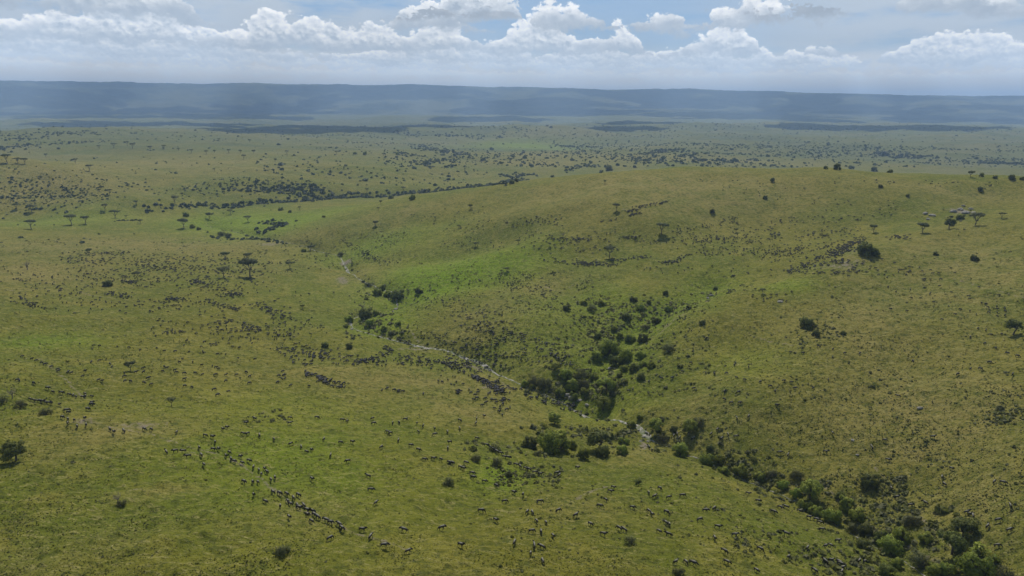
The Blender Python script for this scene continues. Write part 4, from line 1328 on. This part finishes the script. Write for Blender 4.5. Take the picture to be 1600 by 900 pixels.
# ------------------------------------------------------------------ wildebeest
def wildebeest_mesh(name, pose, levels=1):
    """body grown from a skeleton: nose towards +X, about 2.2 m long, 1.35 m at the shoulder"""
    st, ph = pose
    P, Rr, E = [], [], []

    def add(p, r, parent=None):
        P.append(p); Rr.append(r if isinstance(r, tuple) else (r, r))
        if parent is not None:
            E.append((parent, len(P) - 1))
        return len(P) - 1
    hip = add((-0.70, 0, 1.02), (0.20, 0.23))
    loin = add((-0.35, 0, 1.03), (0.21, 0.27), hip)
    mid = add((0.05, 0, 1.02), (0.23, 0.32), loin)
    sh = add((0.42, 0, 1.08), (0.22, 0.33), mid)
    wi = add((0.58, 0, 1.20), (0.16, 0.24), sh)
    if st == 'graze':
        n1 = add((0.85, 0.02, 0.92), (0.11, 0.16), wi)
        hd = add((1.08, 0.04, 0.52), (0.09, 0.12), n1)
        mz = add((1.20, 0.05, 0.16), (0.065, 0.07), hd)
        hup = Vector((0.9, 0, 0.45))
    elif st == 'look':
        n1 = add((0.86, 0.05, 1.30), (0.11, 0.16), wi)
        hd = add((1.08, 0.14, 1.34), (0.09, 0.12), n1)
        mz = add((1.34, 0.26, 1.05), (0.065, 0.075), hd)
        hup = Vector((0, 0, 1))
    else:
        n1 = add((0.90, 0.0, 1.12), (0.11, 0.17), wi)
        hd = add((1.14, 0.0, 1.02), (0.09, 0.12), n1)
        mz = add((1.36, 0.0, 0.70), (0.065, 0.075), hd)
        hup = Vector((0.4, 0, 1))
    # tail
    t1 = add((-0.93, 0, 1.02), 0.045, hip)
    t2 = add((-1.02, 0.02, 0.70), 0.03, t1)
    add((-1.02, 0.03, 0.36), 0.045, t2)
    # legs with visible joints
    for i, (s, lx) in enumerate(((1, 'f'), (-1, 'f'), (1, 'h'), (-1, 'h'))):
        sw = ph[i]
        if lx == 'f':
            a = add((0.44, 0.15 * s, 0.82), (0.10, 0.11), sh)
            b = add((0.44 + sw * 0.5, 0.15 * s, 0.42), 0.055, a)
            c = add((0.44 + sw * 0.9 - (0.10 if sw < 0 else 0), 0.15 * s, 0.10), 0.036, b)
            add((0.48 + sw * 0.95, 0.15 * s, 0.0), 0.05, c)
        else:
            a = add((-0.62, 0.15 * s, 0.74), (0.12, 0.14), hip)
            b = add((-0.78 + sw * 0.45, 0.15 * s, 0.43), 0.055, a)
            c = add((-0.72 + sw * 0.95, 0.15 * s, 0.10), 0.036, b)
            add((-0.67 + sw, 0.15 * s, 0.0), 0.05, c)
    me = bpy.data.meshes.new(name)
    me.from_pydata(P, E, [])
    ob = bpy.data.objects.new(name, me)
    sc.collection.objects.link(ob)
    sk = ob.modifiers.new('skin', 'SKIN')
    sk.use_smooth_shade = True
    for i, v in enumerate(me.skin_vertices[0].data):
        v.radius = Rr[i]
        v.use_root = (i == 0)
    if levels:
        sb = ob.modifiers.new('sub', 'SUBSURF'); sb.levels = levels; sb.render_levels = levels
    dg = bpy.context.evaluated_depsgraph_get(); dg.update()
    ev = ob.evaluated_get(dg)
    res = bpy.data.meshes.new_from_object(ev)
    co = np.array([v.co[:] for v in res.vertices]); tri = [list(p.vertices) for p in res.polygons]
    bpy.data.objects.remove(ob)
    verts = list(map(tuple, co))
    # horns, mane and beard grow out of the same mesh
    H = np.array(P[hd]); N1 = np.array(P[n1]); W = np.array(P[wi]); M = np.array(P[mz])
    nb = len(verts)
    extra = []

    def cone(p0, p1, r, n=5):
        V, Q = [], []
        tube(V, Q, p0, p1, r, r * 0.35, n)
        b = len(verts)
        verts.extend(map(tuple, V[0]))
        tri.extend([[int(x) + b for x in q] for q in Q[0]])
        tri.append([b + n + i for i in range(n)])
    for s in (1, -1):
        k1 = H + np.array([-0.03, 0.24 * s, 0.02]) + np.array([0, 0, 0.02])
        cone(H + np.array([-0.02, 0.04 * s, 0.09]), k1, 0.035)
        cone(k1, k1 + np.array([-0.02, -0.05 * s, 0.20]), 0.025)
        cone(H + np.array([-0.04, 0.07 * s, 0.05]), H + np.array([-0.12, 0.20 * s, -0.02]), 0.035)   # ears
    # mane: thin ridge along the neck; beard: hanging fringe
    for (a, b, up, dn) in ((W, N1, 0.30, 0.12), (N1, H, 0.22, 0.12)):
        i0 = len(verts)
        for p, hh in ((a, up), (b, up * 0.8)):
            verts.append((p[0], p[1] + 0.02, p[2] + 0.05)); verts.append((p[0] - 0.05, p[1], p[2] + hh)); verts.append((p[0], p[1] - 0.02, p[2] + 0.05))
        tri.append([i0, i0 + 1, i0 + 4, i0 + 3]); tri.append([i0 + 1, i0 + 2, i0 + 5, i0 + 4])
        i0 = len(verts)
        for p, hh in ((a, 0.40), (b, 0.30)):
            verts.append((p[0] + 0.04, p[1] + 0.03, p[2] - 0.08)); verts.append((p[0] + 0.02, p[1], p[2] - hh)); verts.append((p[0] + 0.04, p[1] - 0.03, p[2] - 0.08))
        tri.append([i0, i0 + 1, i0 + 4, i0 + 3]); tri.append([i0 + 1, i0 + 2, i0 + 5, i0 + 4])
    verts = np.array(verts)
    # coat: silver-grey back and rump with a sunlit sheen painted in, brownish flank, black face, mane, tail, lower legs
    col = np.empty((len(verts), 3))
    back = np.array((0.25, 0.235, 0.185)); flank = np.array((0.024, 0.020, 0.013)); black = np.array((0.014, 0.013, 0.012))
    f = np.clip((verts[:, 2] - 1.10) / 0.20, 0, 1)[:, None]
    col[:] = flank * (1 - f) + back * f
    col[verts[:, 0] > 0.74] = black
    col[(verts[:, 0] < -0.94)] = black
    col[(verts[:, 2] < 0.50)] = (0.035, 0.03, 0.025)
    col[nb:] = black
    me2 = bpy.data.meshes.new(name)
    me2.from_pydata([tuple(v) for v in verts], [], tri)
    for p in me2.polygons:
        p.use_smooth = True
    ca = me2.color_attributes.new('tone', 'FLOAT_COLOR', 'POINT')
    c4 = np.ones((len(verts), 4), np.float32); c4[:, :3] = col
    ca.data.foreach_set('color', c4.ravel())
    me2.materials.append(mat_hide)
    me2.validate()
    return me2


POSES = [('walk', (0.35, -0.30, -0.32, 0.30)), ('walk', (-0.30, 0.32, 0.30, -0.28)), ('graze', (0.12, -0.10, -0.08, 0.12)), ('look', (0.02, -0.04, 0.05, -0.03)), ('graze', (-0.15, 0.20, 0.1, -0.1))]
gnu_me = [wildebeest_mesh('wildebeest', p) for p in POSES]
gnu_lo = [wildebeest_mesh('wildebeest_far', p, 0) for p in POSES]


def crop(ox, oy, s, pts):
    return [(ox + x / s, oy + y / s) for x, y in pts]


# wildebeest by where they are: (zone phrase, heading degrees, doing, [(u, v)])
C5 = lambda *p: crop(0, 650, 3.6, p)
C6 = lambda *p: crop(400, 650, 3.6, p)
C7 = lambda *p: crop(800, 650, 3.6, p)
C8 = lambda *p: crop(1200, 650, 3.6, p)
C4 = lambda *p: crop(1200, 400, 3.6, p)
C3 = lambda *p: crop(800, 400, 3.6, p)
C1 = lambda *p: crop(0, 400, 3.6, p)
HERDS = [
    ('at the rear of the long lower left file', -50, 0, C5((350, 15), (385, 25), (420, 30), (385, 48), (478, 20), (485, 57), (435, 65), (620, 82), (640, 97), (697, 92), (812, 82), (850, 85))),
    ('standing alone right of the trodden pale patch at lower left', -20, 1, C5((993, 97))),
    ('loosely grouped above the lower left file', -30, 1, C5((1155, 115), (1195, 125), (1365, 105), (1392, 105), (1250, 80), (1275, 70), (1382, 45), (1430, 20))),
    ('grazing in a short row left of the packed file', 170, 2, C5((935, 213), (985, 205), (1032, 205), (1060, 233))),
    ('in the middle of the long lower left file', -45, 0, C5((1120, 185), (1200, 195), (1230, 192), (1210, 155), (1132, 228), (1290, 213), (1270, 232), (1300, 250), (1318, 262), (1352, 237), (1362, 270), (1400, 260), (1425, 297), (1145, 280))),
    ('in the smaller upper bunch of the lower left file', -60, 0, C6((15, 312), (45, 305), (30, 335), (60, 325), (80, 368), (105, 355), (12, 383)) + C5((1370, 380), (1422, 380), (1430, 450))),
    ('in the densest bunch of the lower left file', -48, 0, C6((95, 437), (132, 445), (172, 447), (237, 455), (210, 470), (178, 488), (192, 505), (230, 510), (238, 527), (135, 517), (50, 490), (270, 515), (285, 540), (308, 548), (288, 565), (325, 565), (347, 580), (310, 600), (185, 577))),
    ('in the two pairs leading the lower left file', -30, 0, C6((398, 597), (420, 608), (468, 620), (482, 640))),
    ('just ahead of the file, head of the whole lower left line', -15, 1, C6((600, 648))),
    ('standing side-on below the front pairs of the file', 175, 1, C6((415, 697))),
    ('walking in the loose trio at the bottom centre ahead of the file', -30, 2, C6((645, 688), (722, 738))),
    ('standing side-on facing left at the bottom centre', 10, 1, C6((855, 770))),
    ('standing side-on alone with bright back, bottom centre left', 170, 1, C6((832, 652))),
    ('walking right alone at the bottom centre', 25, 0, C6((1042, 642))),
    ('standing alone nearest the bottom edge right of centre', 20, 1, C6((1152, 738))),
    ('spread over the open grass above the file', -40, 1, C6((18, 118), (100, 140), (195, 163), (253, 180), (312, 198), (380, 138), (477, 155), (540, 153), (418, 228), (283, 210))),
    ('spaced down the open grass right of the file', -65, 1, C6((515, 262), (630, 345), (312, 362), (645, 423), (672, 497))),
    ('grazing high on the central slope', -50, 2, C6((703, 182), (740, 95), (755, 103), (800, 143), (660, 48), (655, 20), (343, 15), (190, 15), (485, 28), (512, 35), (770, 45), (805, 43), (905, 45), (938, 57), (1003, 75), (1003, 110), (912, 93), (190, 45), (840, 25))),
    ('in the slanting file near the central shrubs', -40, 0, C6((872, 172), (912, 198), (948, 250), (998, 245), (1040, 250), (1085, 268), (1102, 272), (1150, 295), (1165, 302), (1215, 330), (1222, 352), (1285, 375), (1350, 398))),
    ('in shrubs below left of the large bush clump', -35, 0, C6((1295, 170), (1315, 182), (1335, 195), (1355, 207), (1375, 215), (1395, 235), (1415, 238), (1242, 130), (1180, 270)) + C7((20, 280), (45, 290), (75, 300), (95, 305), (130, 325), (160, 332))),
    ('on the pale dry grass left of the large bush clump', -60, 2, C6((1090, 155), (1078, 188), (1145, 75), (1075, 95), (1240, 20), (1235, 45), (1280, 5), (1145, 30))),
    ('side by side on grass below the large bush clump', -10, 1, C7((250, 330), (265, 340), (365, 297))),
    ('on the grass below the central shrubs', -50, 2, C6((1268, 543), (1348, 593), (1398, 487)) + C7((10, 440), (60, 450), (155, 490), (262, 540), (358, 567), (190, 610), (162, 660), (135, 600), (108, 655), (230, 683), (85, 548), (115, 553))),
    ('in the loose cluster near the bottom centre edge', 100, 2, C7((12, 722), (122, 738), (168, 748), (105, 783), (172, 828))),
    ('on the middle bottom slope below the lone small tree', -40, 1, C7((440, 617), (512, 672), (600, 640), (628, 650), (550, 430), (568, 408), (525, 478), (490, 512), (677, 522), (770, 545), (785, 560))),
    ('right of the lone small tree on the lower slope', -30, 2, C7((767, 440), (800, 460), (830, 415), (880, 465), (958, 455), (868, 550), (1137, 530), (1087, 540), (1055, 592), (863, 610), (882, 620))),
    ('between the lone small tree and lower thicket', -35, 1, C7((825, 657), (878, 675), (1155, 632), (1137, 695), (1250, 678), (1188, 768), (1393, 758), (1380, 485), (1325, 440))),
    ('at the very bottom edge left of the thicket', -30, 1, C7((917, 833), (1015, 838), (975, 832), (1205, 830), (1375, 878))),
    ('on the far bank beside the stream ford bushes', 60, 1, C7((912, 115), (930, 105), (945, 125), (1020, 130), (1120, 105), (1155, 80), (1215, 110), (1180, 128), (1258, 118), (1330, 5), (1265, 15), (770, 180), (785, 195))),
    ('on the slope above the lower stream thicket', -40, 1, C8((65, 208), (115, 222), (325, 205), (362, 98), (583, 180), (657, 140), (927, 122), (675, 250))),
    ('below the lone dark round bush at lower right', -50, 1, C8((693, 410), (725, 460), (803, 508), (890, 495), (967, 530))),
    ('on the far lower right slope near the right edge', -40, 1, C8((983, 350), (998, 390), (1035, 300), (1275, 378), (1322, 382), (1367, 512))),
    ('between the two dark trees and the right edge', -45, 1, C8((1125, 548), (1160, 570), (1140, 558), (1238, 628), (1297, 592), (1362, 650), (1293, 735))),
    ('in the grass just left of the lower thicket', -30, 0, C8((65, 520), (100, 518), (25, 545), (175, 540), (230, 575), (270, 590), (288, 605))),
    ('in the bottom corner left of the thicket', -40, 1, C8((100, 673), (218, 748), (318, 740), (348, 735), (390, 710), (112, 803), (318, 828), (348, 818), (258, 878), (405, 840), (415, 865), (395, 830), (510, 825), (540, 828), (300, 645), (410, 888))),
    ('in the line below the right-edge rounded tree', -35, 0, C4((1137, 458), (1218, 493), (1280, 520), (1343, 548), (1402, 565), (1250, 445), (1312, 440))),
    ('in pairs on the open right slope below that line', 10, 1, C4((1138, 637), (1192, 637), (1065, 668), (1375, 668), (815, 593), (1245, 600))),
    ('alone on the open middle of the right slope', -20, 1, C4((733, 792))),
    ('in short files left of the right-edge rounded tree', 80, 0, C4((1285, 285), (1287, 300), (1288, 318), (1288, 338), (1330, 295), (1333, 312), (1333, 335), (1200, 265), (1225, 270), (1235, 288), (1128, 225), (1132, 242))),
    ('scattered over the upper right slope', -30, 2, C4((1180, 408), (1225, 420), (1050, 328), (1080, 300), (1170, 328), (1015, 283), (978, 357), (780, 310), (690, 297), (1030, 205), (1297, 220), (910, 215), (855, 238), (930, 260), (963, 170), (970, 132), (880, 180), (800, 190), (780, 263), (793, 62), (805, 235), (720, 200), (675, 175), (1240, 320), (1050, 95), (925, 98), (1185, 175), (1135, 310))),
    ('below the dark ragged thicket on the right slope', -30, 2, C4((515, 550), (430, 548), (365, 525), (363, 570), (285, 510), (195, 547), (125, 543), (100, 460), (88, 703), (130, 713), (12, 735), (150, 745), (253, 745), (338, 697), (50, 843), (40, 762))),
    ('on the slope right of the wooded side gully', 80, 1, C3((1095, 462), (1020, 500), (1018, 520), (1018, 540), (1005, 603), (958, 650), (1090, 660), (1137, 665), (1205, 663), (1262, 685), (1307, 697), (1395, 710), (1330, 625), (1250, 615), (1257, 603), (770, 708), (898, 688), (840, 690), (1193, 765), (1272, 770), (1193, 808), (1232, 828), (1280, 828), (1020, 748), (655, 760), (680, 750), (1145, 285), (940, 340), (940, 370), (1000, 410), (1010, 420), (910, 440), (875, 385), (960, 350), (930, 360), (990, 425), (850, 395), (180, 225), (193, 238))),
    ('in the crowded line near the left-edge grey bushes', -30, 0, C1((170, 812), (190, 818), (208, 820), (225, 822), (240, 826), (260, 830), (275, 833), (290, 834), (335, 842), (375, 875), (385, 885), (390, 785), (410, 790), (425, 797), (475, 780), (480, 795), (515, 795), (465, 800), (518, 830), (515, 842), (495, 868), (268, 748), (295, 770), (345, 775))),
    ('in the descending left file above the grey bushes', -40, 0, C1((125, 567), (180, 580), (205, 590), (235, 602), (255, 612), (290, 625), (325, 640), (330, 650), (385, 655), (402, 660), (465, 680), (190, 718), (97, 700), (110, 705))),
    ('around the lone tree on the left slope', -40, 2, C1((555, 700), (575, 705), (700, 660), (700, 680), (703, 705), (735, 708), (765, 658), (805, 635), (808, 655), (810, 715), (835, 690), (850, 725), (725, 515), (480, 650), (515, 600), (560, 590), (620, 610), (630, 625))),
    ('scattered on the open grass right of the lone left tree', -25, 2, C1((925, 625), (940, 630), (915, 650), (985, 645), (992, 657), (1037, 663), (1038, 695), (1040, 733), (1080, 742), (1098, 660), (1085, 597), (1027, 580), (1010, 598), (1135, 615), (1140, 668), (1195, 620), (1215, 630), (1230, 635), (1270, 705), (1212, 670), (1272, 670), (1330, 670), (1385, 655), (1405, 680), (1402, 718), (1205, 755), (1285, 765), (1225, 785))),
    ('spread in a loose row above the lone left tree', -20, 2, C1((1435, 580), (1340, 575), (1150, 545), (1065, 538), (987, 538), (925, 535), (882, 520), (790, 530), (1225, 553), (1270, 555), (1310, 510), (660, 510), (525, 505), (560, 507), (520, 525), (450, 495), (970, 433), (987, 435), (1012, 430), (1040, 430), (925, 430), (877, 450), (865, 435), (852, 412))),
]
allg = []
for zi, (zone, head, act, pts) in enumerate(HERDS):
    pts = np.array(pts)
    w, t, ok = place(pts[:, 0], pts[:, 1] + 1.0)
    for i in range(len(pts)):
        if ok[i]:
            allg.append((t[i], zi, i, w[i], pts[i]))
allg.sort(key=lambda q: q[0])
med = {}
for q in allg:
    med.setdefault(q[1], []).append(q[0])
near_z, tot = set(), 0
for zi in sorted(med, key=lambda z: np.median(med[z])):
    if tot + len(med[zi]) <= 300:
        near_z.add(zi); tot += len(med[zi])
near = [q for q in allg if q[1] in near_z]
rest = [q for q in allg if q[1] not in near_z]
print('near wildebeest', tot, 'rest', len(rest))
count_in = {}
for q in near:
    count_in.setdefault(q[1], []).append(q)
gr = random.Random(3)
DO = ['walking dark wildebeest', 'dark wildebeest', 'dark wildebeest']


def normal_at(x, y):
    e = 1.2
    hs = ground_h(np.array([x - e, x + e, x, x]), np.array([y, y, y - e, y + e]))
    return Vector((-(hs[1] - hs[0]) / (2 * e), -(hs[3] - hs[2]) / (2 * e), 1)).normalized()


for zi, members in count_in.items():
    zone, head, act, _ = HERDS[zi]
    rest_same = any(q[1] == zi for q in rest)
    order = sorted(members, key=lambda q: q[4][0])
    n = len(order)
    for j, q in enumerate(order):
        t, _, _, w, px = q
        if act == 0:
            me = gnu_me[gr.choice((0, 1, 0, 1, 3))]; hd = head + gr.gauss(0, 14)
        elif act == 1:
            me = gnu_me[gr.choice((0, 1, 2, 3, 3))]; hd = head + gr.gauss(0, 45)
        else:
            me = gnu_me[gr.choice((2, 4, 2, 3, 1))]; hd = head + gr.gauss(0, 60)
        if gr.random() < 0.12:
            hd += 180
        o = bpy.data.objects.new('wildebeest', me)
        s = gr.uniform(0.92, 1.12) * 1.2
        nz = normal_at(w[0], w[1])
        zaxis = (nz * 0.6 + Vector((0, 0, 0.4))).normalized()
        xa = Vector((math.cos(R(hd)), math.sin(R(hd)), 0)); xa = (xa - zaxis * xa.dot(zaxis)).normalized()
        ya = zaxis.cross(xa)
        M = Matrix((xa, ya, zaxis)).transposed().to_4x4()
        o.matrix_world = Matrix.Translation((w[0], w[1], gh(w[0], w[1]) + 0.02)) @ M @ Matrix.Diagonal((s * 0.92, s, s * 0.92, 1))
        link(o)
        if n == 1:
            lab = f"dark wildebeest {zone}"
        else:
            lab = f"dark wildebeest {zone}, {ordinal(j, n).replace(' from the left', ' from left')}"
        tag(o, lab, 'wildebeest', 'wildebeest ' + zone)

# the rest of the migration: thousands, merged (nearest 300 are objects of their own)
# (u0,v0,u1,v1, half thickness px, count): strings and swarms of animals
SWARM = [(1235, 424, 1345, 374, 5, 110), (1280, 405, 1345, 385, 5, 50), 
    (110, 404, 400, 412, 12, 330), (130, 430, 400, 445, 16, 300), (30, 430, 130, 470, 20, 90), (150, 470, 330, 480, 14, 90), (345, 460, 375, 462, 7, 55), (260, 467, 292, 469, 3, 35), (322, 470, 345, 478, 3, 22), (350, 480, 372, 484, 3, 30), (190, 440, 215, 444, 3, 35), (170, 460, 205, 465, 4, 35),
    (300, 440, 320, 443, 3, 30), (20, 470, 60, 480, 6, 35), (400, 478, 450, 495, 6, 60), (400, 515, 460, 525, 10, 60), (420, 500, 500, 510, 12, 50), (430, 545, 520, 555, 10, 60), (470, 560, 760, 570, 9, 160), (480, 585, 510, 597, 4, 30), (560, 568, 600, 556, 6, 45), (600, 545, 615, 550, 4, 20),
    (640, 560, 740, 575, 6, 60), (740, 590, 785, 612, 4, 75), (620, 530, 640, 538, 3, 20), (760, 580, 790, 630, 8, 30), (700, 570, 745, 590, 7, 40), (800, 610, 900, 640, 8, 50), (690, 590, 790, 640, 12, 40), (430, 590, 520, 600, 10, 25), (530, 605, 660, 615, 4, 14),
    (350, 500, 400, 515, 8, 40), (330, 510, 400, 530, 12, 50), (250, 510, 340, 540, 16, 40), (540, 380, 600, 412, 4, 70), (560, 400, 620, 410, 5, 30), (410, 415, 460, 408, 3, 24), (400, 428, 530, 420, 6, 25), (440, 388, 520, 412, 5, 24), (400, 470, 560, 460, 14, 20),
    (905, 411, 960, 415, 4, 100), (960, 408, 1010, 402, 3, 50), (1035, 412, 1060, 410, 3, 35), (1060, 405, 1080, 398, 3, 20), (980, 332, 1008, 322, 3, 50), (985, 337, 1000, 334, 2, 22), (1016, 321, 1045, 316, 2, 28), (900, 374, 922, 375, 2, 26), (875, 372, 888, 374, 2, 10), (975, 373, 993, 370, 2, 14), (940, 347, 965, 343, 1.5, 8),
    (1060, 362, 1150, 345, 6, 60), (1060, 375, 1200, 375, 9, 120), (1100, 395, 1250, 392, 9, 130), (1090, 380, 1180, 360, 8, 60), (1200, 400, 1300, 385, 9, 110), (1250, 370, 1330, 360, 8, 60), (1300, 400, 1345, 375, 7, 120), (1240, 425, 1320, 408, 4, 60), (1255, 428, 1345, 425, 5, 30), (1330, 415, 1450, 430, 14, 45), (1390, 372, 1420, 370, 4, 26),
    (1200, 360, 1220, 375, 6, 24), (1310, 345, 1400, 335, 6, 22), (1200, 350, 1300, 340, 9, 34), (700, 355, 790, 350, 9, 30), (800, 350, 870, 345, 9, 60), (820, 370, 900, 378, 8, 60), (700, 380, 800, 390, 10, 30), (830, 385, 960, 392, 8, 40), (840, 405, 900, 412, 5, 30), (900, 360, 1060, 385, 10, 50), (640, 340, 760, 330, 8, 20),
    (640, 460, 780, 500, 20, 110), (720, 500, 880, 560, 18, 110), (650, 520, 780, 560, 10, 50), (780, 440, 860, 460, 12, 60), (1000, 420, 1200, 430, 8, 30), (1130, 450, 1230, 470, 10, 20), (150, 395, 200, 397, 3, 30), (300, 420, 400, 425, 6, 70), (200, 415, 300, 425, 7, 80), (1080, 290, 1250, 300, 14, 26), (1300, 285, 1560, 288, 5, 40), (1200, 310, 1400, 325, 9, 26),
]
su, sv, hv = [], [], []
for (u0, v0, u1, v1, th, n) in SWARM:
    f = rng.uniform(-0.05, 1.05, n)
    su.append(u0 + (u1 - u0) * f + rng.normal(0, th * 0.8, n))
    sv.append(v0 + (v1 - v0) * f + rng.normal(0, th * 0.55, n))
su = np.concatenate(su); sv = np.concatenate(sv)
w, t, ok = place(su, sv)
ok &= t > 250
w, t = w[ok], t[ok]
w = np.vstack([w] + [np.array(q[3])[None] for q in rest]) if rest else w
n = len(w)
heads = R(-35) + 0.8 * fbm(w[:, 0], w[:, 1], 60, 2, 7) * 4 + rng.normal(0, 0.6, n)
vi = rng.integers(0, len(gnu_lo), n)
zz = ground_h(w[:, 0], w[:, 1])
Vs, Fs4, Fs3, Cs = [], [], [], []
base = 0
arrs = []
for me in gnu_lo:
    co = np.array([v.co[:] for v in me.vertices])
    me.calc_loop_triangles()
    tr = np.array([lt.vertices[:] for lt in me.loop_triangles])
    ca = me.color_attributes['tone']; cc = np.empty(len(co) * 4, np.float32); ca.data.foreach_get('color', cc)
    arrs.append((co, tr, cc.reshape(-1, 4)[:, :3]))
for k in range(n):
    co, tr, cc = arrs[vi[k]]
    c, s = math.cos(heads[k]), math.sin(heads[k])
    sc_ = rng.uniform(0.85, 1.1) * np.interp(math.hypot(w[k, 0], w[k, 1]), [300, 420, 900], [1.0, 0.82, 0.8])
    v = co * sc_
    v = np.column_stack([v[:, 0] * c - v[:, 1] * s + w[k, 0], v[:, 0] * s + v[:, 1] * c + w[k, 1], v[:, 2] + zz[k] + 0.03])
    Vs.append(v); Fs3.append(tr + base); Cs.append(np.minimum(cc, 0.12) * 0.6); base += len(co)
me = np_mesh('wildebeest_herd', np.vstack(Vs), np.vstack(Fs3), mat_hide, smooth=True, colors=np.vstack(Cs))
o = link(bpy.data.objects.new('wildebeest_herd', me))
tag(o, 'countless distant wildebeest of the migrating herd spread over the hills', 'herd', kind='stuff')
for me in gnu_lo:
    bpy.data.meshes.remove(me)

# ------------------------------------------------------------------ clouds overhead, above and beyond the frame's top: they shade the far land


def build_clouds():
    m, N, b, out = principled('cloud', 1.0, 0.0)
    N.put(b.inputs['Base Color'], (0.9, 0.9, 0.9))
    V, Q, base = [], [], 0
    rg = np.random.default_rng(17)
    bm = bmesh.new(); bmesh.ops.create_icosphere(bm, subdivisions=3, radius=1.0)
    sv = np.array([v.co[:] for v in bm.verts]); sf = np.array([[v.index for v in f.verts] for f in bm.faces]); bm.free()
    for (u, ys, rx, ry, n) in CLOUDS:
        ysh = ys
        alt = np.interp(ysh, [2500, 9000, 11000, 15000], [1600, 2100, 2700, 3700])
        x0 = (u - 800) / F * ysh; y0 = ysh + (alt - 0) / math.tan(SUN_EL)
        ry = ry * (3.4 if ysh < 12500 else 1.6); n = int(n * (1.5 if ysh > 7000 else 3))
        for k in range(n):
            a = rg.uniform(0, 6.28); q = math.sqrt(rg.uniform(0, 1))
            c = np.array([x0 + rx * q * math.cos(a), y0 + ry * q * math.sin(a), alt + rg.uniform(0, 120)])
            r = rg.uniform(0.22, 0.46) * min(rx, ry, 900) * (1.25 - 0.7 * q)
            w_ = sv.copy(); w_[:, 2] = np.where(w_[:, 2] < 0, w_[:, 2] * 0.2, w_[:, 2] * 0.55)
            w_ = w_ * (1 + 0.3 * vnoise(sv[:, 0] * 2.3 + k, sv[:, 1] * 2.3 + sv[:, 2] * 2, k))[:, None]
            V.append(w_ * r * np.array([rg.uniform(1.0, 1.9), rg.uniform(1.0, 1.8), 1]) + c); Q.append(sf + base); base += len(sv)
    me = np_mesh('clouds', np.vstack(V), np.vstack(Q), m, smooth=True)
    tag(link(bpy.data.objects.new('clouds', me)), kind='structure')


# column of the frame under which the shade falls, its distance, half width and half depth in metres, puffs
CLOUDS = [(480, 3900, 500, 170, 9), (900, 4600, 500, 150, 9), (1350, 5200, 700, 200, 12), (250, 5600, 800, 250, 14), (1150, 9600, 1500, 300, 18), (1500, 8800, 900, 260, 10), (200, 8200, 1000, 260, 12), (900, 10600, 1300, 350, 14), (950, 14600, 1500, 500, 20), (300, 14800, 1500, 500, 20), (90, 10200, 1900, 700, 26), (330, 9000, 1300, 420, 18), (560, 5200, 700, 330, 14), (640, 4300, 420, 200, 9), (755, 8600, 700, 260, 10), (1010, 6300, 520, 200, 10), (1100, 13800, 2600, 1200, 40), (600, 14200, 2200, 900, 30), (150, 13600, 1800, 800, 22), (1450, 13900, 2300, 1100, 34), (850, 12000, 1500, 420, 16), (1300, 11300, 1600, 420, 16), (-100, 11800, 1500, 600, 16), (1600, 10300, 900, 300, 10), (430, 11600, 1200, 360, 12), (1250, 8300, 600, 160, 8), (-250, 7200, 900, 400, 12)]
build_clouds()

# ------------------------------------------------------------------ haze
def build_haze():
    bm = bmesh.new()
    bmesh.ops.create_cube(bm, size=1.0)
    me = bpy.data.meshes.new('haze')
    bm.to_mesh(me); bm.free()
    o = bpy.data.objects.new('haze', me)
    o.location = (0, 0, (ZTOP + ZBOT) / 2); o.scale = (61000, 61000, ZTOP - ZBOT)
    m = bpy.data.materials.new('haze')
    m.use_nodes = True
    N = NT(m.node_tree)
    out = N.n('ShaderNodeOutputMaterial')
    pv = N.n('ShaderNodeVolumePrincipled')
    N.put(pv.inputs['Color'], HAZE_COL)
    pv.inputs['Density'].default_value = HAZE_DENSITY
    pv.inputs['Anisotropy'].default_value = 0.25
    N.t.links.new(pv.outputs[0], out.inputs['Volume'])
    me.materials.append(m)
    link(o)
    tag(o, kind='stuff')


ZBOT, ZTOP = -260.0, 690.0
HAZE_COL = (0.46, 0.67, 1.0)
HAZE_DENSITY = 7.8e-5
build_haze()
